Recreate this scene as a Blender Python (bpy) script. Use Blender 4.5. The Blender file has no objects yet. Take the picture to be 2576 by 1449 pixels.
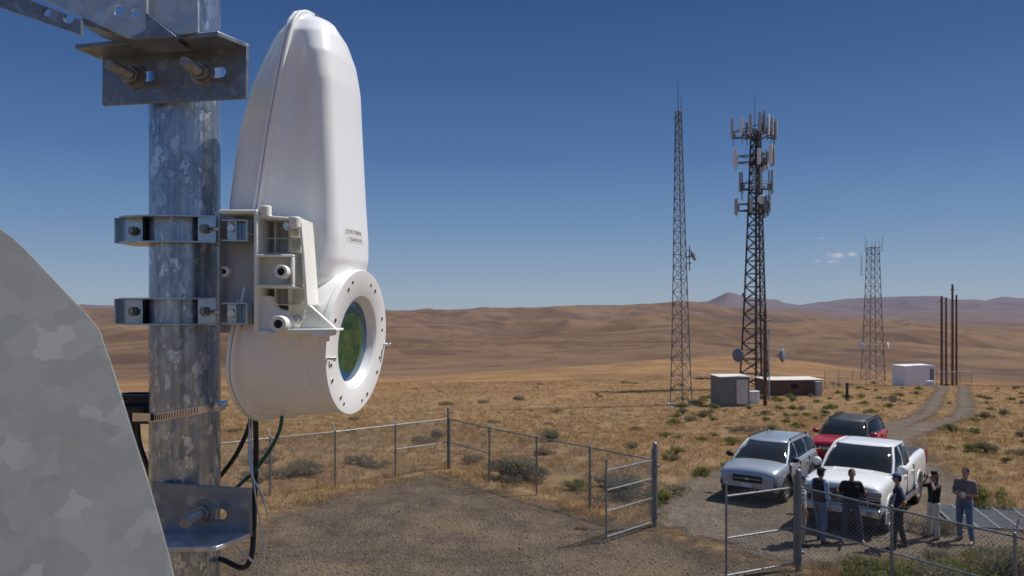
import bpy, bmesh, math, random
import numpy as np
from mathutils import Vector, Matrix
from mathutils.bvhtree import BVHTree
random.seed(7); rng=np.random.default_rng(7)
scene=bpy.context.scene; COL=scene.collection
FP=2004.0; CX=1288.0; HY=775.0; CH=5.6
def W(u,v,d): return Vector(((u-CX)/FP*d, d, CH-(v-HY)/FP*d))
V=Vector
# ------------------------------------------------------------ nodes / materials
def newmat(name):
    m=bpy.data.materials.new(name); m.use_nodes=True
    nt=m.node_tree; return m,nt,nt.nodes['Principled BSDF']
def nd(nt,t,**k):
    n=nt.nodes.new(t)
    for a,b in k.items(): setattr(n,a,b)
    return n
def lk(nt,a,b): nt.links.new(a,b)
def noise_n(nt,scale,detail=4,vec=None,rough=.55,dist=0):
    n=nt.nodes.new('ShaderNodeTexNoise'); n.inputs['Scale'].default_value=scale
    n.inputs['Detail'].default_value=detail; n.inputs['Roughness'].default_value=rough; n.inputs['Distortion'].default_value=dist
    if vec is not None: lk(nt,vec,n.inputs['Vector'])
    return n.outputs['Fac']
def ramp(nt,fac,stops):
    r=nt.nodes.new('ShaderNodeValToRGB'); e=r.color_ramp.elements
    while len(e)<len(stops): e.new(.5)
    for i,(p,c) in enumerate(stops):
        e[i].position=p; e[i].color=(c[0],c[1],c[2],1) if hasattr(c,'__len__') else (c,c,c,1)
    lk(nt,fac,r.inputs['Fac']); return r.outputs['Color']
def mixc(nt,fac,a,b,mode='MIX'):
    n=nt.nodes.new('ShaderNodeMix'); n.data_type='RGBA'; n.blend_type=mode
    for s,val in ((n.inputs[0],fac),(n.inputs[6],a),(n.inputs[7],b)):
        if hasattr(val,'is_output'): lk(nt,val,s)
        elif hasattr(val,'__len__'): s.default_value=(val[0],val[1],val[2],1)
        else: s.default_value=val
    return n.outputs[2]
def mth(nt,op,a,b=None,c=None,clamp=False):
    n=nt.nodes.new('ShaderNodeMath'); n.operation=op; n.use_clamp=clamp
    for i,val in enumerate((a,b,c)):
        if val is None: continue
        if hasattr(val,'is_output'): lk(nt,val,n.inputs[i])
        else: n.inputs[i].default_value=val
    return n.outputs[0]
def mapr(nt,val,a,b,c=0,d=1):
    n=nt.nodes.new('ShaderNodeMapRange'); n.clamp=True
    lk(nt,val,n.inputs[0])
    for i,x in enumerate((a,b,c,d)): n.inputs[i+1].default_value=x
    return n.outputs[0]
def bump(nt,h,strength,dist,bsdf):
    b=nt.nodes.new('ShaderNodeBump'); b.inputs['Strength'].default_value=strength; b.inputs['Distance'].default_value=dist
    lk(nt,h,b.inputs['Height']); lk(nt,b.outputs[0],bsdf.inputs['Normal'])
def objco(nt): return nt.nodes.new('ShaderNodeTexCoord').outputs['Object']
def posco(nt): return nt.nodes.new('ShaderNodeNewGeometry').outputs['Position']
def vscale(nt,v,s):
    n=nt.nodes.new('ShaderNodeMapping'); n.inputs['Scale'].default_value=s; lk(nt,v,n.inputs['Vector']); return n.outputs[0]
def simple(name,col,rough=.5,metal=0,var=.12,scale=8,bmp=0,coat=0,spec=.5):
    m,nt,b=newmat(name); v=objco(nt)
    f=noise_n(nt,scale,5,v)
    c=ramp(nt,f,[(.3,[x*(1-var) for x in col]),(.7,[min(1,x*(1+var)) for x in col])])
    lk(nt,c,b.inputs['Base Color'])
    r=mapr(nt,noise_n(nt,scale*2.3,4,v),.3,.7,rough*.85,min(1,rough*1.15)); lk(nt,r,b.inputs['Roughness'])
    b.inputs['Metallic'].default_value=metal; b.inputs['Coat Weight'].default_value=coat; b.inputs['Specular IOR Level'].default_value=spec
    if bmp: bump(nt,noise_n(nt,scale*12,4,v),bmp,.002,b)
    return m
def galvan(name,lo,hi,scale,metal=.75,rough=.38,stain=.3,vs=(1,1,1),streak=0,staincol=None):
    m,nt,b=newmat(name); v0=objco(nt); v=vscale(nt,v0,vs)
    vo=nt.nodes.new('ShaderNodeTexVoronoi'); vo.inputs['Scale'].default_value=scale
    n0=nt.nodes.new('ShaderNodeTexNoise'); n0.inputs['Scale'].default_value=scale*1.1; n0.inputs['Detail'].default_value=4; lk(nt,v,n0.inputs['Vector'])
    mv=nt.nodes.new('ShaderNodeMix'); mv.data_type='VECTOR'; mv.inputs[0].default_value=.025; lk(nt,v,mv.inputs[4]); lk(nt,n0.outputs['Color'],mv.inputs[5])
    lk(nt,mv.outputs[1],vo.inputs['Vector'])
    sp=nt.nodes.new('ShaderNodeSeparateColor'); lk(nt,vo.outputs['Color'],sp.inputs[0])
    c=ramp(nt,sp.outputs[0],[(0,lo),(.6,[ .7*a+.3*b_ for a,b_ in zip(lo,hi)]),(.88,[.5*a+.5*b_ for a,b_ in zip(lo,hi)]),(.94,hi)])
    st=noise_n(nt,scale*.16,6,v,.65,1.0)
    c=mixc(nt,mapr(nt,st,.45,.75,0,stain),c,staincol or [x*.55 for x in lo])
    st2=noise_n(nt,scale*.5,5,v,.7,.5)
    c=mixc(nt,mapr(nt,st2,.62,.68,0,stain),c,[min(1,x*1.2) for x in hi])
    if streak: c=mixc(nt,mapr(nt,noise_n(nt,1,6,vscale(nt,v0,(170,170,5)),.6),.42,.62,0,streak),c,[x*.5 for x in lo])
    lk(nt,c,b.inputs['Base Color']); b.inputs['Metallic'].default_value=metal
    r=mapr(nt,sp.outputs[1],0,1,rough*.75,rough*1.35); lk(nt,r,b.inputs['Roughness'])
    hsum=mth(nt,'ADD',mth(nt,'MULTIPLY',sp.outputs[2],.5),mth(nt,'MULTIPLY',noise_n(nt,scale*3,4,v),.6))
    bump(nt,hsum,.08,.002,b)
    return m
M={}
M['galv_pole']=galvan('galvanised_pole',(.27,.34,.42),(.74,.81,.88),105,.72,.24,.22,(1,1,.55),.4)
M['galv_plate']=galvan('galvanised_plate',(.20,.235,.275),(.32,.36,.41),85,.6,.38,.3)
M['galv_light']=galvan('galvanised_light',(.50,.53,.56),(.70,.73,.76),70,.7,.40,.22)
M['galv_matte']=galvan('weathered_zinc',(.165,.17,.168),(.225,.23,.225),48,.05,.65,.55,staincol=(.125,.112,.095))
M['zinc']=simple('zinc_clamp',(.42,.50,.56),.22,.9,.15,30,.1)
M['steel_dark']=simple('bolt_steel',(.28,.28,.27),.4,.8,.3,60,.2)
M['steel_bright']=simple('stainless',(.65,.65,.63),.25,.95,.1,60)
M['white']=simple('white_powder_coat',(.86,.86,.85),.25,0,.012,5,0,.3)
M['cast']=simple('white_casting',(.80,.79,.72),.5,0,.06,22,.25)
M['castshade']=simple('shaded_white_casting',(.40,.41,.41),.45,.2,.12,22,.25)  # white casting in shade: the shading is put into this darker colour
M['seam_shade']=simple('grey_seam_shade',(.28,.28,.28),.7,0,.1,30)
M['black']=simple('black_rubber',(.012,.012,.013),.45,0,.3,30)
M['green']=simple('green_cable',(.005,.10,.06),.4,0,.2,30)
M['sticker']=simple('sticker_film',(.79,.78,.72),.35,0,.03,30)
M['ink']=simple('ink',(.20,.20,.20),.6,0,.1,30)
M['hole']=simple('dark_recess',(.02,.02,.02),.8,0,.2,30)
m,nt,b=newmat('coated_glass'); v=objco(nt)
ln=nd(nt,'ShaderNodeVectorMath',operation='LENGTH'); lk(nt,v,ln.inputs[0])
c=ramp(nt,noise_n(nt,42,7,v,.7,.6),[(.34,(.004,.02,.012)),(.47,(.012,.06,.028)),(.58,(.05,.085,.03)),(.7,(.008,.07,.05))])  # green and gold landscape reflections painted into the glass colour
rim=ramp(nt,mapr(nt,ln.outputs['Value'],.046,.066),[(0,(.006,.10,.10)),(.55,(.01,.12,.34)),(1,(.05,.04,.16))])
c=mixc(nt,mapr(nt,ln.outputs['Value'],.044,.062,0,.9),c,rim)
lk(nt,c,b.inputs['Base Color']); b.inputs['Roughness'].default_value=.05
b.inputs['Specular IOR Level'].default_value=.9; b.inputs['Specular Tint'].default_value=(.5,1,.7,1)
M['lens']=m
M['tower_dark']=simple('tower_steel_weathered',(.07,.07,.08),.6,.3,.3,2)
M['tower_grey']=simple('tower_steel_galvanised',(.15,.15,.16),.6,.4,.25,2)
M['antenna']=simple('antenna_fibreglass',(.38,.41,.44),.5,0,.1,3)
M['antenna_white']=simple('radome_white',(.72,.75,.78),.5,0,.05,3)
M['dish_grey']=simple('dish_grey',(.18,.21,.27),.5,0,.1,3)
M['wood']=simple('creosote_wood',(.13,.075,.05),.85,0,.4,4,.3)
M['post']=simple('fence_steel',(.25,.26,.27),.45,.6,.2,6)
m,nt,b=newmat('chain_link_wire'); uv=nt.nodes.new('ShaderNodeUVMap').outputs[0]
sx=nt.nodes.new('ShaderNodeSeparateXYZ'); lk(nt,uv,sx.inputs[0])
def wires(a):
    f=mth(nt,'FRACT',mth(nt,'MULTIPLY',a,1/.085)); return mth(nt,'LESS_THAN',mth(nt,'ABSOLUTE',mth(nt,'SUBTRACT',f,.5)),.055)
w=mth(nt,'MAXIMUM',wires(mth(nt,'ADD',sx.outputs[0],sx.outputs[1])),wires(mth(nt,'SUBTRACT',sx.outputs[0],sx.outputs[1])))
b.inputs['Base Color'].default_value=(.3,.31,.32,1); b.inputs['Metallic'].default_value=.5; b.inputs['Roughness'].default_value=.45
tr=nt.nodes.new('ShaderNodeBsdfTransparent'); mx=nt.nodes.new('ShaderNodeMixShader')
lk(nt,w,mx.inputs[0]); lk(nt,tr.outputs[0],mx.inputs[1]); lk(nt,b.outputs[0],mx.inputs[2]); lk(nt,mx.outputs[0],nt.nodes['Material Output'].inputs[0])
M['link']=m
# ------------------------------------------------------------ mesh builder
class MB:
    def __init__(s): s.v=[]; s.f=[]
    def add(s,vs,fs):
        o=len(s.v); s.v.extend([V(p) for p in vs]); s.f.extend([[i+o for i in f] for f in fs]); return s
    def hexa(s,p):
        return s.add(p,[(3,2,1,0),(4,5,6,7),(0,1,5,4),(1,2,6,5),(2,3,7,6),(3,0,4,7)])
    def box(s,a,b):
        x0,x1=sorted((a[0],b[0]));y0,y1=sorted((a[1],b[1]));z0,z1=sorted((a[2],b[2]))
        return s.hexa([(x0,y0,z0),(x1,y0,z0),(x1,y1,z0),(x0,y1,z0),(x0,y0,z1),(x1,y0,z1),(x1,y1,z1),(x0,y1,z1)])
    def pbox(s,u0,u1,v0,v1,d0,d1):
        a=W(u0,v0,d0); c=W(u1,v1,d0); return s.box(a,V((c.x,d1,c.z)))
    def prism(s,pts,ext):
        n=len(pts); ext=V(ext); a=[V(p) for p in pts]; return s.add(a+[p+ext for p in a],[list(range(n))[::-1],list(range(n,2*n))]+[[i,(i+1)%n,n+(i+1)%n,n+i] for i in range(n)])
    def cyl(s,p0,p1,r0,r1=None,seg=16,cap=True):
        if r1 is None: r1=r0
        p0=V(p0);p1=V(p1);d=(p1-p0)
        if d.length<1e-9: return s
        d.normalize(); a=d.orthogonal().normalized(); c=d.cross(a)
        vs=[]
        for p,r in((p0,r0),(p1,r1)):
            for i in range(seg):
                t=2*math.pi*(i+.5)/seg; vs.append(p+(a*math.cos(t)+c*math.sin(t))*r)
        fs=[[i,(i+1)%seg,seg+(i+1)%seg,seg+i] for i in range(seg)]
        if cap: fs+= [list(range(seg))[::-1],list(range(seg,2*seg))]
        return s.add(vs,fs)
    def lathe(s,c,ax,prof,seg=48,closed=False):
        c=V(c);ax=V(ax).normalized();a=ax.orthogonal().normalized();b=ax.cross(a);n=len(prof);vs=[]
        for r,h in prof:
            for i in range(seg):
                t=2*math.pi*i/seg; vs.append(c+ax*h+(a*math.cos(t)+b*math.sin(t))*r)
        fs=[]
        for j in range(n-1):
            for i in range(seg): fs.append([j*seg+i,j*seg+(i+1)%seg,(j+1)*seg+(i+1)%seg,(j+1)*seg+i])
        if closed: fs+=[list(range(seg))[::-1],[(n-1)*seg+i for i in range(seg)]]
        return s.add(vs,fs)
    def ell(s,c,r,seg=16,rings=10,M3=None):
        c=V(c); vs=[];fs=[]
        for j in range(rings+1):
            ph=math.pi*j/rings
            for i in range(seg):
                t=2*math.pi*i/seg; q=V((r[0]*math.sin(ph)*math.cos(t),r[1]*math.sin(ph)*math.sin(t),r[2]*math.cos(ph)))
                if M3 is not None: q=M3@q
                vs.append(c+q)
        for j in range(rings):
            for i in range(seg): fs.append([j*seg+i,(j+1)*seg+i,(j+1)*seg+(i+1)%seg,j*seg+(i+1)%seg])
        return s.add(vs,fs)
    def cap(s,p0,p1,r0,r1,seg=12):
        s.cyl(p0,p1,r0,r1,seg); s.ell(p0,(r0,)*3,seg,8); s.ell(p1,(r1,)*3,seg,8); return s
    def tube(s,pts,r,seg=8):
        pts=[V(p) for p in pts]; n=len(pts); vs=[];fs=[]; a=None
        for k,p in enumerate(pts):
            d=(pts[min(k+1,n-1)]-pts[max(k-1,0)]).normalized()
            if a is None: a=d.orthogonal().normalized()
            a=(a-d*a.dot(d)).normalized(); b=d.cross(a)
            for i in range(seg):
                t=2*math.pi*i/seg; vs.append(p+(a*math.cos(t)+b*math.sin(t))*r)
        for k in range(n-1):
            for i in range(seg): fs.append([k*seg+i,k*seg+(i+1)%seg,(k+1)*seg+(i+1)%seg,(k+1)*seg+i])
        return s.add(vs,fs)
    def strut(s,p0,p1,r): return s.cyl(p0,p1,r,r,4)
def curve(pts,n=8):
    pts=[V(p) for p in pts]; out=[]; P=[pts[0]]+pts+[pts[-1]]
    for i in range(1,len(P)-2):
        for k in range(n):
            t=k/n; a,b,c,d=P[i-1:i+3]
            out.append(.5*((2*b)+(c-a)*t+(2*a-5*b+4*c-d)*t*t+(3*b-a-3*c+d)*t**3))
    out.append(pts[-1]); return out
def tag(o,label=None,category=None,group=None,kind=None):
    if label: o['label']=label
    if category: o['category']=category
    if group: o['group']=group
    if kind: o['kind']=kind
    return o
def mk(mb,name,mat,parent=None,loc=None,ang=35,bevel=0,label=None,category=None,group=None,kind=None,smooth=True,origin=None,rot=None):
    me=bpy.data.meshes.new(name); off=V(origin) if origin is not None else V((0,0,0))
    me.from_pydata([tuple(p-off) for p in mb.v],[],mb.f)
    bm=bmesh.new(); bm.from_mesh(me); bmesh.ops.remove_doubles(bm,verts=bm.verts,dist=1e-6); bmesh.ops.recalc_face_normals(bm,faces=bm.faces); bm.to_mesh(me); bm.free()
    if smooth:
        me.shade_smooth(); me.set_sharp_from_angle(angle=math.radians(ang))
    for mm in (mat if isinstance(mat,(list,tuple)) else [mat]): me.materials.append(M[mm] if isinstance(mm,str) else mm)
    o=bpy.data.objects.new(name,me); COL.objects.link(o)
    if parent: o.parent=parent
    if loc is not None: o.location=loc
    elif origin is not None: o.location=off
    if rot is not None: o.rotation_euler=rot
    if bevel:
        bv=o.modifiers.new('bevel','BEVEL'); bv.width=bevel; bv.segments=2; bv.limit_method='ANGLE'; bv.angle_limit=math.radians(40); bv.harden_normals=False
    tag(o,label,category,group,kind); return o
def empty(name,loc,label,category,rotz=0,group=None):
    o=bpy.data.objects.new(name,None); o.empty_display_size=.2; COL.objects.link(o); o.location=loc; o.rotation_euler=(0,0,rotz)
    return tag(o,label,category,group)
def bake(o):
    dg=bpy.context.evaluated_depsgraph_get(); dg.update(); me=bpy.data.meshes.new_from_object(o.evaluated_get(dg))
    o.modifiers.clear(); o.data=me; return o
def cut(o,mb):
    c=mk(mb,'cutter','hole',smooth=False); c.parent=o.parent; c.location=o.location
    b=o.modifiers.new('b','BOOLEAN'); b.operation='DIFFERENCE'; b.solver='EXACT'; b.object=c
    bake(o); bpy.data.objects.remove(c)
    o.data.set_sharp_from_angle(angle=math.radians(35)); return o
def remesh(o,vox,smooth=6,fac=.5):
    r=o.modifiers.new('r','REMESH'); r.mode='VOXEL'; r.voxel_size=vox; r.use_smooth_shade=True
    if smooth:
        s=o.modifiers.new('s','SMOOTH'); s.factor=fac; s.iterations=smooth
    bake(o); o.data.shade_smooth(); return o
# ------------------------------------------------------------ terrain height
UC=[-1500,0,300,1000,1250,1500,1700,1780,1830,1880,2000,2150,2250,2320,2400,2576,4000]
def row(cols,vals): return np.interp(UC,cols,vals)
c0=[-1500,0,300,1000,1250,1500,1700,1900,2150,2400,2576,4000]
T=[(33,row([0],[775+5.6*FP/33])),
 (64,row([0],[1019])),(95,row([0,1500,2500],[985,978,975])),
 (130,row(c0,[985,980,975,966,960,955,948,945,955,968,975,980])),
 (200,row(c0,[965,965,960,947,932,914,897,887,925,962,974,980])),
 (260,row(c0,[980,980,975,962,950,935,915,905,940,975,985,990])),
 (1200,row(c0,[955,950,945,932,926,922,917,912,915,925,935,940])),
 (2500,row(c0,[900,895,890,885,890,885,880,880,885,890,900,905])),
 (4500,row(c0,[850,850,845,842,846,842,835,835,840,850,860,865])),
 (7000,row(c0,[808,803,800,808,808,803,795,805,828,838,842,845])),
 (9000,row(c0,[790,778,774,786,781,770,760,777,812,812,815,820])),
 (11000,row(c0,[800,790,790,800,792,782,772,786,806,800,805,810])),
 (12500,row(c0,[790,785,785,792,786,780,768,770,782,776,778,780])),
 (14000,row(c0,[795,788,788,797,792,787,778,780,796,792,794,796])),
 (18000,row([-1500,0,300,1000,1500,1700,1780,1800,1830,1880,2000,2150,2250,2320,2400,2576,4000],[770,768,770,786,782,770,760,748,737,750,764,753,747,741,746,745,750])),
 (26000,row([0],[790]))]
TD=np.log([t[0] for t in T]); TS=np.array([-(t[1]-HY)/FP for t in T])
FD=np.linspace(math.log(33),math.log(26000),700); FS=np.array([np.interp(FD,TD,TS[:,j]) for j in range(len(UC))]).T
k=np.exp(-.5*(np.arange(-20,21)/6.)**2);k/=k.sum()
FSs=np.array([np.convolve(np.pad(FS[:,j],20,mode='edge'),k,'valid') for j in range(len(UC))]).T
bl=np.clip((FD-math.log(60))/.5,0,1)[:,None]; FS=FS*(1-bl)+FSs*bl
US=(np.array(UC)-CX)/FP
def vnoise(x,y,seed):
    xi=np.floor(x).astype(np.int64);yi=np.floor(y).astype(np.int64);fx=x-xi;fy=y-yi
    fx=fx*fx*fx*(fx*(fx*6-15)+10);fy=fy*fy*fy*(fy*(fy*6-15)+10)
    def h(a,b):
        n=(a*374761393+b*668265263+seed*1442695041)&0x7fffffff; n=((n^(n>>13))*1274126177)&0x7fffffff; return ((n^(n>>16))&0xffff)/65535.
    return (h(xi,yi)*(1-fx)+h(xi+1,yi)*fx)*(1-fy)+(h(xi,yi+1)*(1-fx)+h(xi+1,yi+1)*fx)*fy
def ss(x,a,b): t=np.clip((x-a)/(b-a),0,1); return t*t*(3-2*t)
def H(x,y,full=False):
    x=np.atleast_1d(np.asarray(x,float)); y=np.atleast_1d(np.asarray(y,float))
    r=np.hypot(x,y); az=np.clip(np.arctan2(x,y),-math.radians(40),math.radians(40))
    D=np.maximum(r*np.cos(az),1e-3); u=np.tan(az)
    ld=np.clip(np.log(D),FD[0],FD[-1]); fi=(ld-FD[0])/(FD[1]-FD[0]); i=np.clip(fi.astype(int),0,len(FD)-2); ft=fi-i
    j=np.clip(np.searchsorted(US,u)-1,0,len(US)-2); gt=np.clip((u-US[j])/(US[j+1]-US[j]),0,1)
    gt=gt*gt*(3-2*gt)*.5+gt*.5
    s=(FS[i,j]*(1-gt)+FS[i,j+1]*gt)*(1-ft)+(FS[i+1,j]*(1-gt)+FS[i+1,j+1]*gt)*ft
    z=np.where(D<33,0,CH+s*D)
    wx=x+700*vnoise(x/1700,y/1700,5)+300*vnoise(x/520,y/520,15)+70*vnoise(x/150,y/150,25); wy=y+700*vnoise(x/1700,y/1700,9)+300*vnoise(x/520,y/520,19)+70*vnoise(x/150,y/150,29)
    ca,sa=math.cos(.9),math.sin(.9); rx=wx*ca-wy*sa; ry=wx*sa+wy*ca
    def rid(sc,sd): return 1-np.abs(2*vnoise(rx/sc,ry/(sc*1.5),sd)-1)
    R1,R2,R3,R4=rid(2200,1),rid(900,2),rid(400,3),rid(170,6)
    z=z+ss(D,1300,4500)*(1-.62*ss(D,6800,8800))*(165*(R1-.6)+95*(R2-.6)+42*(R3-.6)+13*(R4-.6))
    z=z+ss(D,350,1500)*(1-ss(D,9000,14000))*(18*(rid(420,4)-.5)+8*(rid(170,7)-.5))
    z=z+ss(D,11000,16000)*(100*(rid(1700,11)-.62)+80*(rid(700,12)-.62))
    z=z+ss(D,45,120)*(1-ss(D,400,800))*.5*(vnoise(x/14,y/14,21)-.5)
    if full: return z,(R1*.25+R2*.35+R3*.25+R4*.15)
    return z
def h1(x,y): return float(H(x,y)[0])
def G(u,d):
    x=(u-CX)/FP*d; return V((x,d,h1(x,d)))
az=np.concatenate([np.linspace(-180,-46,30)[:-1],np.linspace(-46,46,560),np.linspace(46,180,30)[1:-1]])*math.pi/180
rr=np.concatenate([np.geomspace(1.5,700,250)[:-1],np.geomspace(700,21000,560)[:-1],np.geomspace(21000,45000,12)])
A,R=np.meshgrid(az,rr); X=(R*np.sin(A)); Y=R*np.cos(A); Z,RL=H(X.ravel(),Y.ravel(),True); Z=Z.reshape(X.shape)
Z=Z+.06*(vnoise(X/1.3,Y/1.3,33)-.5)*(R<60)*ss(R,2,5)-.035*(R<60)
nr,na=X.shape; vs=np.stack([X.ravel(),Y.ravel(),Z.ravel()],1)
idx=np.arange(nr*na).reshape(nr,na); a=idx[:-1];b_=idx[1:]
fs=np.stack([a,np.roll(a,-1,1),np.roll(b_,-1,1),b_],-1).reshape(-1,4)[:,::-1]
def fastmesh(name,vs,fs,extra=None):
    me=bpy.data.meshes.new(name); n=len(vs); me.vertices.add(n); me.vertices.foreach_set('co',np.asarray(vs,np.float32).ravel()); k=fs.shape[1]
    me.loops.add(fs.size); me.loops.foreach_set('vertex_index',fs.astype(np.int32).ravel()); me.polygons.add(len(fs)); me.polygons.foreach_set('loop_start',np.arange(0,fs.size,k,dtype=np.int32)); me.update(calc_edges=True); me.validate(); return me
nrm=np.cross(vs[fs[5000,1]]-vs[fs[5000,0]],vs[fs[5000,2]]-vs[fs[5000,0]])
if nrm[2]<0: fs=fs[:,::-1]
me=fastmesh('ground',vs,fs); me.shade_smooth()
at=me.attributes.new('relief','FLOAT','POINT'); at.data.foreach_set('value',RL.astype(np.float32))
m,nt,b=newmat('steppe_ground'); p=posco(nt)
L=nd(nt,'ShaderNodeVectorMath',operation='LENGTH'); lk(nt,p,L.inputs[0]); L=L.outputs['Value']
def c3(*x): return x
near=ramp(nt,noise_n(nt,.9,8,p,.7),[(.3,c3(.13,.087,.052)),(.45,c3(.215,.143,.075)),(.58,c3(.295,.195,.098)),(.75,c3(.38,.27,.145))])
near=mixc(nt,mapr(nt,noise_n(nt,9,6,p,.7),.5,.68,0,.6),near,c3(.13,.09,.055))
near=mixc(nt,mapr(nt,noise_n(nt,.13,5,p,.6),.5,.7,0,.6),near,c3(.34,.185,.075))
near=mixc(nt,mapr(nt,noise_n(nt,.35,5,p,.7),.6,.7,0,.4),near,c3(.14,.125,.065))
midc=ramp(nt,noise_n(nt,.10,9,p,.75),[(.3,c3(.14,.08,.044)),(.46,c3(.23,.132,.062)),(.6,c3(.32,.19,.085)),(.8,c3(.20,.13,.068))])
midc=mixc(nt,mapr(nt,noise_n(nt,1.1,5,p,.75),.53,.64,0,.55),midc,c3(.09,.06,.038))
midc=mixc(nt,mapr(nt,noise_n(nt,.02,5,p,.65),.5,.62,0,.5),midc,c3(.17,.088,.045))
col=mixc(nt,mapr(nt,L,45,110),near,midc)
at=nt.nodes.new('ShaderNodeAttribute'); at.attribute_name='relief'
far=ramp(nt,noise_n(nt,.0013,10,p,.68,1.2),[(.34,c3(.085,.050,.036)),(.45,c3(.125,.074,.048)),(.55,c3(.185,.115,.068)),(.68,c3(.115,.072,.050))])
far=mixc(nt,mapr(nt,at.outputs['Fac'],.38,.66,.8,0),far,c3(.060,.040,.035))  # gullies coloured darker: scrub plus painted fold shade
far=mixc(nt,mapr(nt,noise_n(nt,.0045,8,p,.7,1.5),.52,.60,0,.55),far,c3(.070,.047,.037))
far=mixc(nt,mapr(nt,noise_n(nt,.00055,5,p,.6,1.5),.54,.64,0,.45),far,c3(.22,.148,.085))
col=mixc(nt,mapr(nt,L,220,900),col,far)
col=mixc(nt,mapr(nt,L,2500,12000,.03,.42),col,c3(.165,.128,.125))  # distance haze blended into the surface colour
col=mixc(nt,mapr(nt,L,9800,16000,0,.75),col,c3(.135,.122,.16))  # mauve haze of the farthest ridges, also painted into the albedo
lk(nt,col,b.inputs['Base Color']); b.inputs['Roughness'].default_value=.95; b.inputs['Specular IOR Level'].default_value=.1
hh=mth(nt,'ADD',noise_n(nt,3,8,p,.75),mth(nt,'MULTIPLY',noise_n(nt,18,4,p,.7),.4))
bump(nt,hh,.8,.10,b)
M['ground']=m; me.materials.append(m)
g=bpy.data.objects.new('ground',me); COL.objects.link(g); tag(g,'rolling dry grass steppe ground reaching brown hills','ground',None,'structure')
# ------------------------------------------------------------ gravel masks
yard=[(-2.84,27.2),(-5.3,24.2),(-6.9,21.4),(-6.8,18),(-6,8),(-2,3),(9,3),(9.3,9),(8.2,13.6),(6.15,17.1),(3.7,20.2)]
apron=[(3.7,20.5),(6.1,17.2),(8.5,17.5),(12.0,18.3),(13.6,22),(15.2,28),(16.4,33),(13.0,34.5),(10.5,31),(8.3,29),(5.6,26),(4.2,23)]
road=[(14.0,31),(17.6,38),(22.6,45),(28.0,52),(35.2,64),(44,80),(51,92),(57,104)]
def sd_poly(x,y,P):
    d=np.full(x.shape,1e9); ins=np.zeros(x.shape,bool); n=len(P)
    for i in range(n):
        x0,y0=P[i];x1,y1=P[(i+1)%n]; ex,ey=x1-x0,y1-y0
        t=np.clip(((x-x0)*ex+(y-y0)*ey)/(ex*ex+ey*ey),0,1); d=np.minimum(d,np.hypot(x-x0-t*ex,y-y0-t*ey))
        c=((y0>y)!=(y1>y))&(x<(x1-x0)*(y-y0)/((y1-y0) if y1!=y0 else 1e-9)+x0); ins^=c
    return np.where(ins,d,-d)
def sd_line(x,y,P,hw):
    d=np.full(x.shape,1e9)
    for i in range(len(P)-1):
        x0,y0=P[i];x1,y1=P[i+1];ex,ey=x1-x0,y1-y0
        t=np.clip(((x-x0)*ex+(y-y0)*ey)/(ex*ex+ey*ey),0,1); d=np.minimum(d,np.hypot(x-x0-t*ex,y-y0-t*ey))
    return hw-d
def roadfn(x,y):
    e=sd_line(x,y,road,1.75); d=1.75-e
    return np.minimum(e,(d-.5)*1.6+np.clip((52-y)*.12,0,9))
def gravel(x,y): return np.maximum(np.maximum(sd_poly(x,y,yard),sd_poly(x,y,apron)),roadfn(x,y))
def gravelmat(name,cols,alpha_w,soft):
    m,nt,b=newmat(name); p=posco(nt)
    at=nt.nodes.new('ShaderNodeAttribute'); at.attribute_name='edge'
    n1=noise_n(nt,.8,9,p,.78)
    c=ramp(nt,n1,[(.36,cols[0]),(.5,cols[1]),(.64,cols[2])])
    vo=nt.nodes.new('ShaderNodeTexVoronoi'); vo.inputs['Scale'].default_value=18; lk(nt,p,vo.inputs['Vector'])
    sp=nt.nodes.new('ShaderNodeSeparateColor'); lk(nt,vo.outputs['Color'],sp.inputs[0])
    c=mixc(nt,.75,c,ramp(nt,sp.outputs[0],[(0,(.45,.45,.45)),(.6,(.9,.9,.9)),(1,(1,1,.97))]),'MULTIPLY')
    c=mixc(nt,mapr(nt,noise_n(nt,.33,6,p,.7),.48,.62,0,.6),c,cols[3])
    c=mixc(nt,mapr(nt,noise_n(nt,5,5,p,.75),.60,.69,0,.45),c,(.27,.20,.13))
    lk(nt,c,b.inputs['Base Color']); b.inputs['Roughness'].default_value=.95; b.inputs['Specular IOR Level'].default_value=.15
    bump(nt,mth(nt,'ADD',vo.outputs['Distance'],noise_n(nt,6,6,p,.7)),.8,.05,b)
    e=mth(nt,'ADD',at.outputs['Fac'],mth(nt,'MULTIPLY',mth(nt,'SUBTRACT',noise_n(nt,1.3,8,p,.8),.5),alpha_w))
    al=mapr(nt,e,-.3,soft)
    tr=nt.nodes.new('ShaderNodeBsdfTransparent'); mx=nt.nodes.new('ShaderNodeMixShader')
    lk(nt,al,mx.inputs[0]); lk(nt,tr.outputs[0],mx.inputs[1]); lk(nt,b.outputs[0],mx.inputs[2]); lk(nt,mx.outputs[0],nt.nodes['Material Output'].inputs[0])
    return m
M['gravel']=gravelmat('yard_gravel',[(.078,.060,.046),(.118,.090,.066),(.17,.13,.093),(.175,.125,.08)],5.0,1.1)
M['roadm']=gravelmat('road_gravel',[(.12,.094,.072),(.165,.13,.10),(.22,.178,.135),(.155,.116,.076)],2.6,.4)
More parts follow.
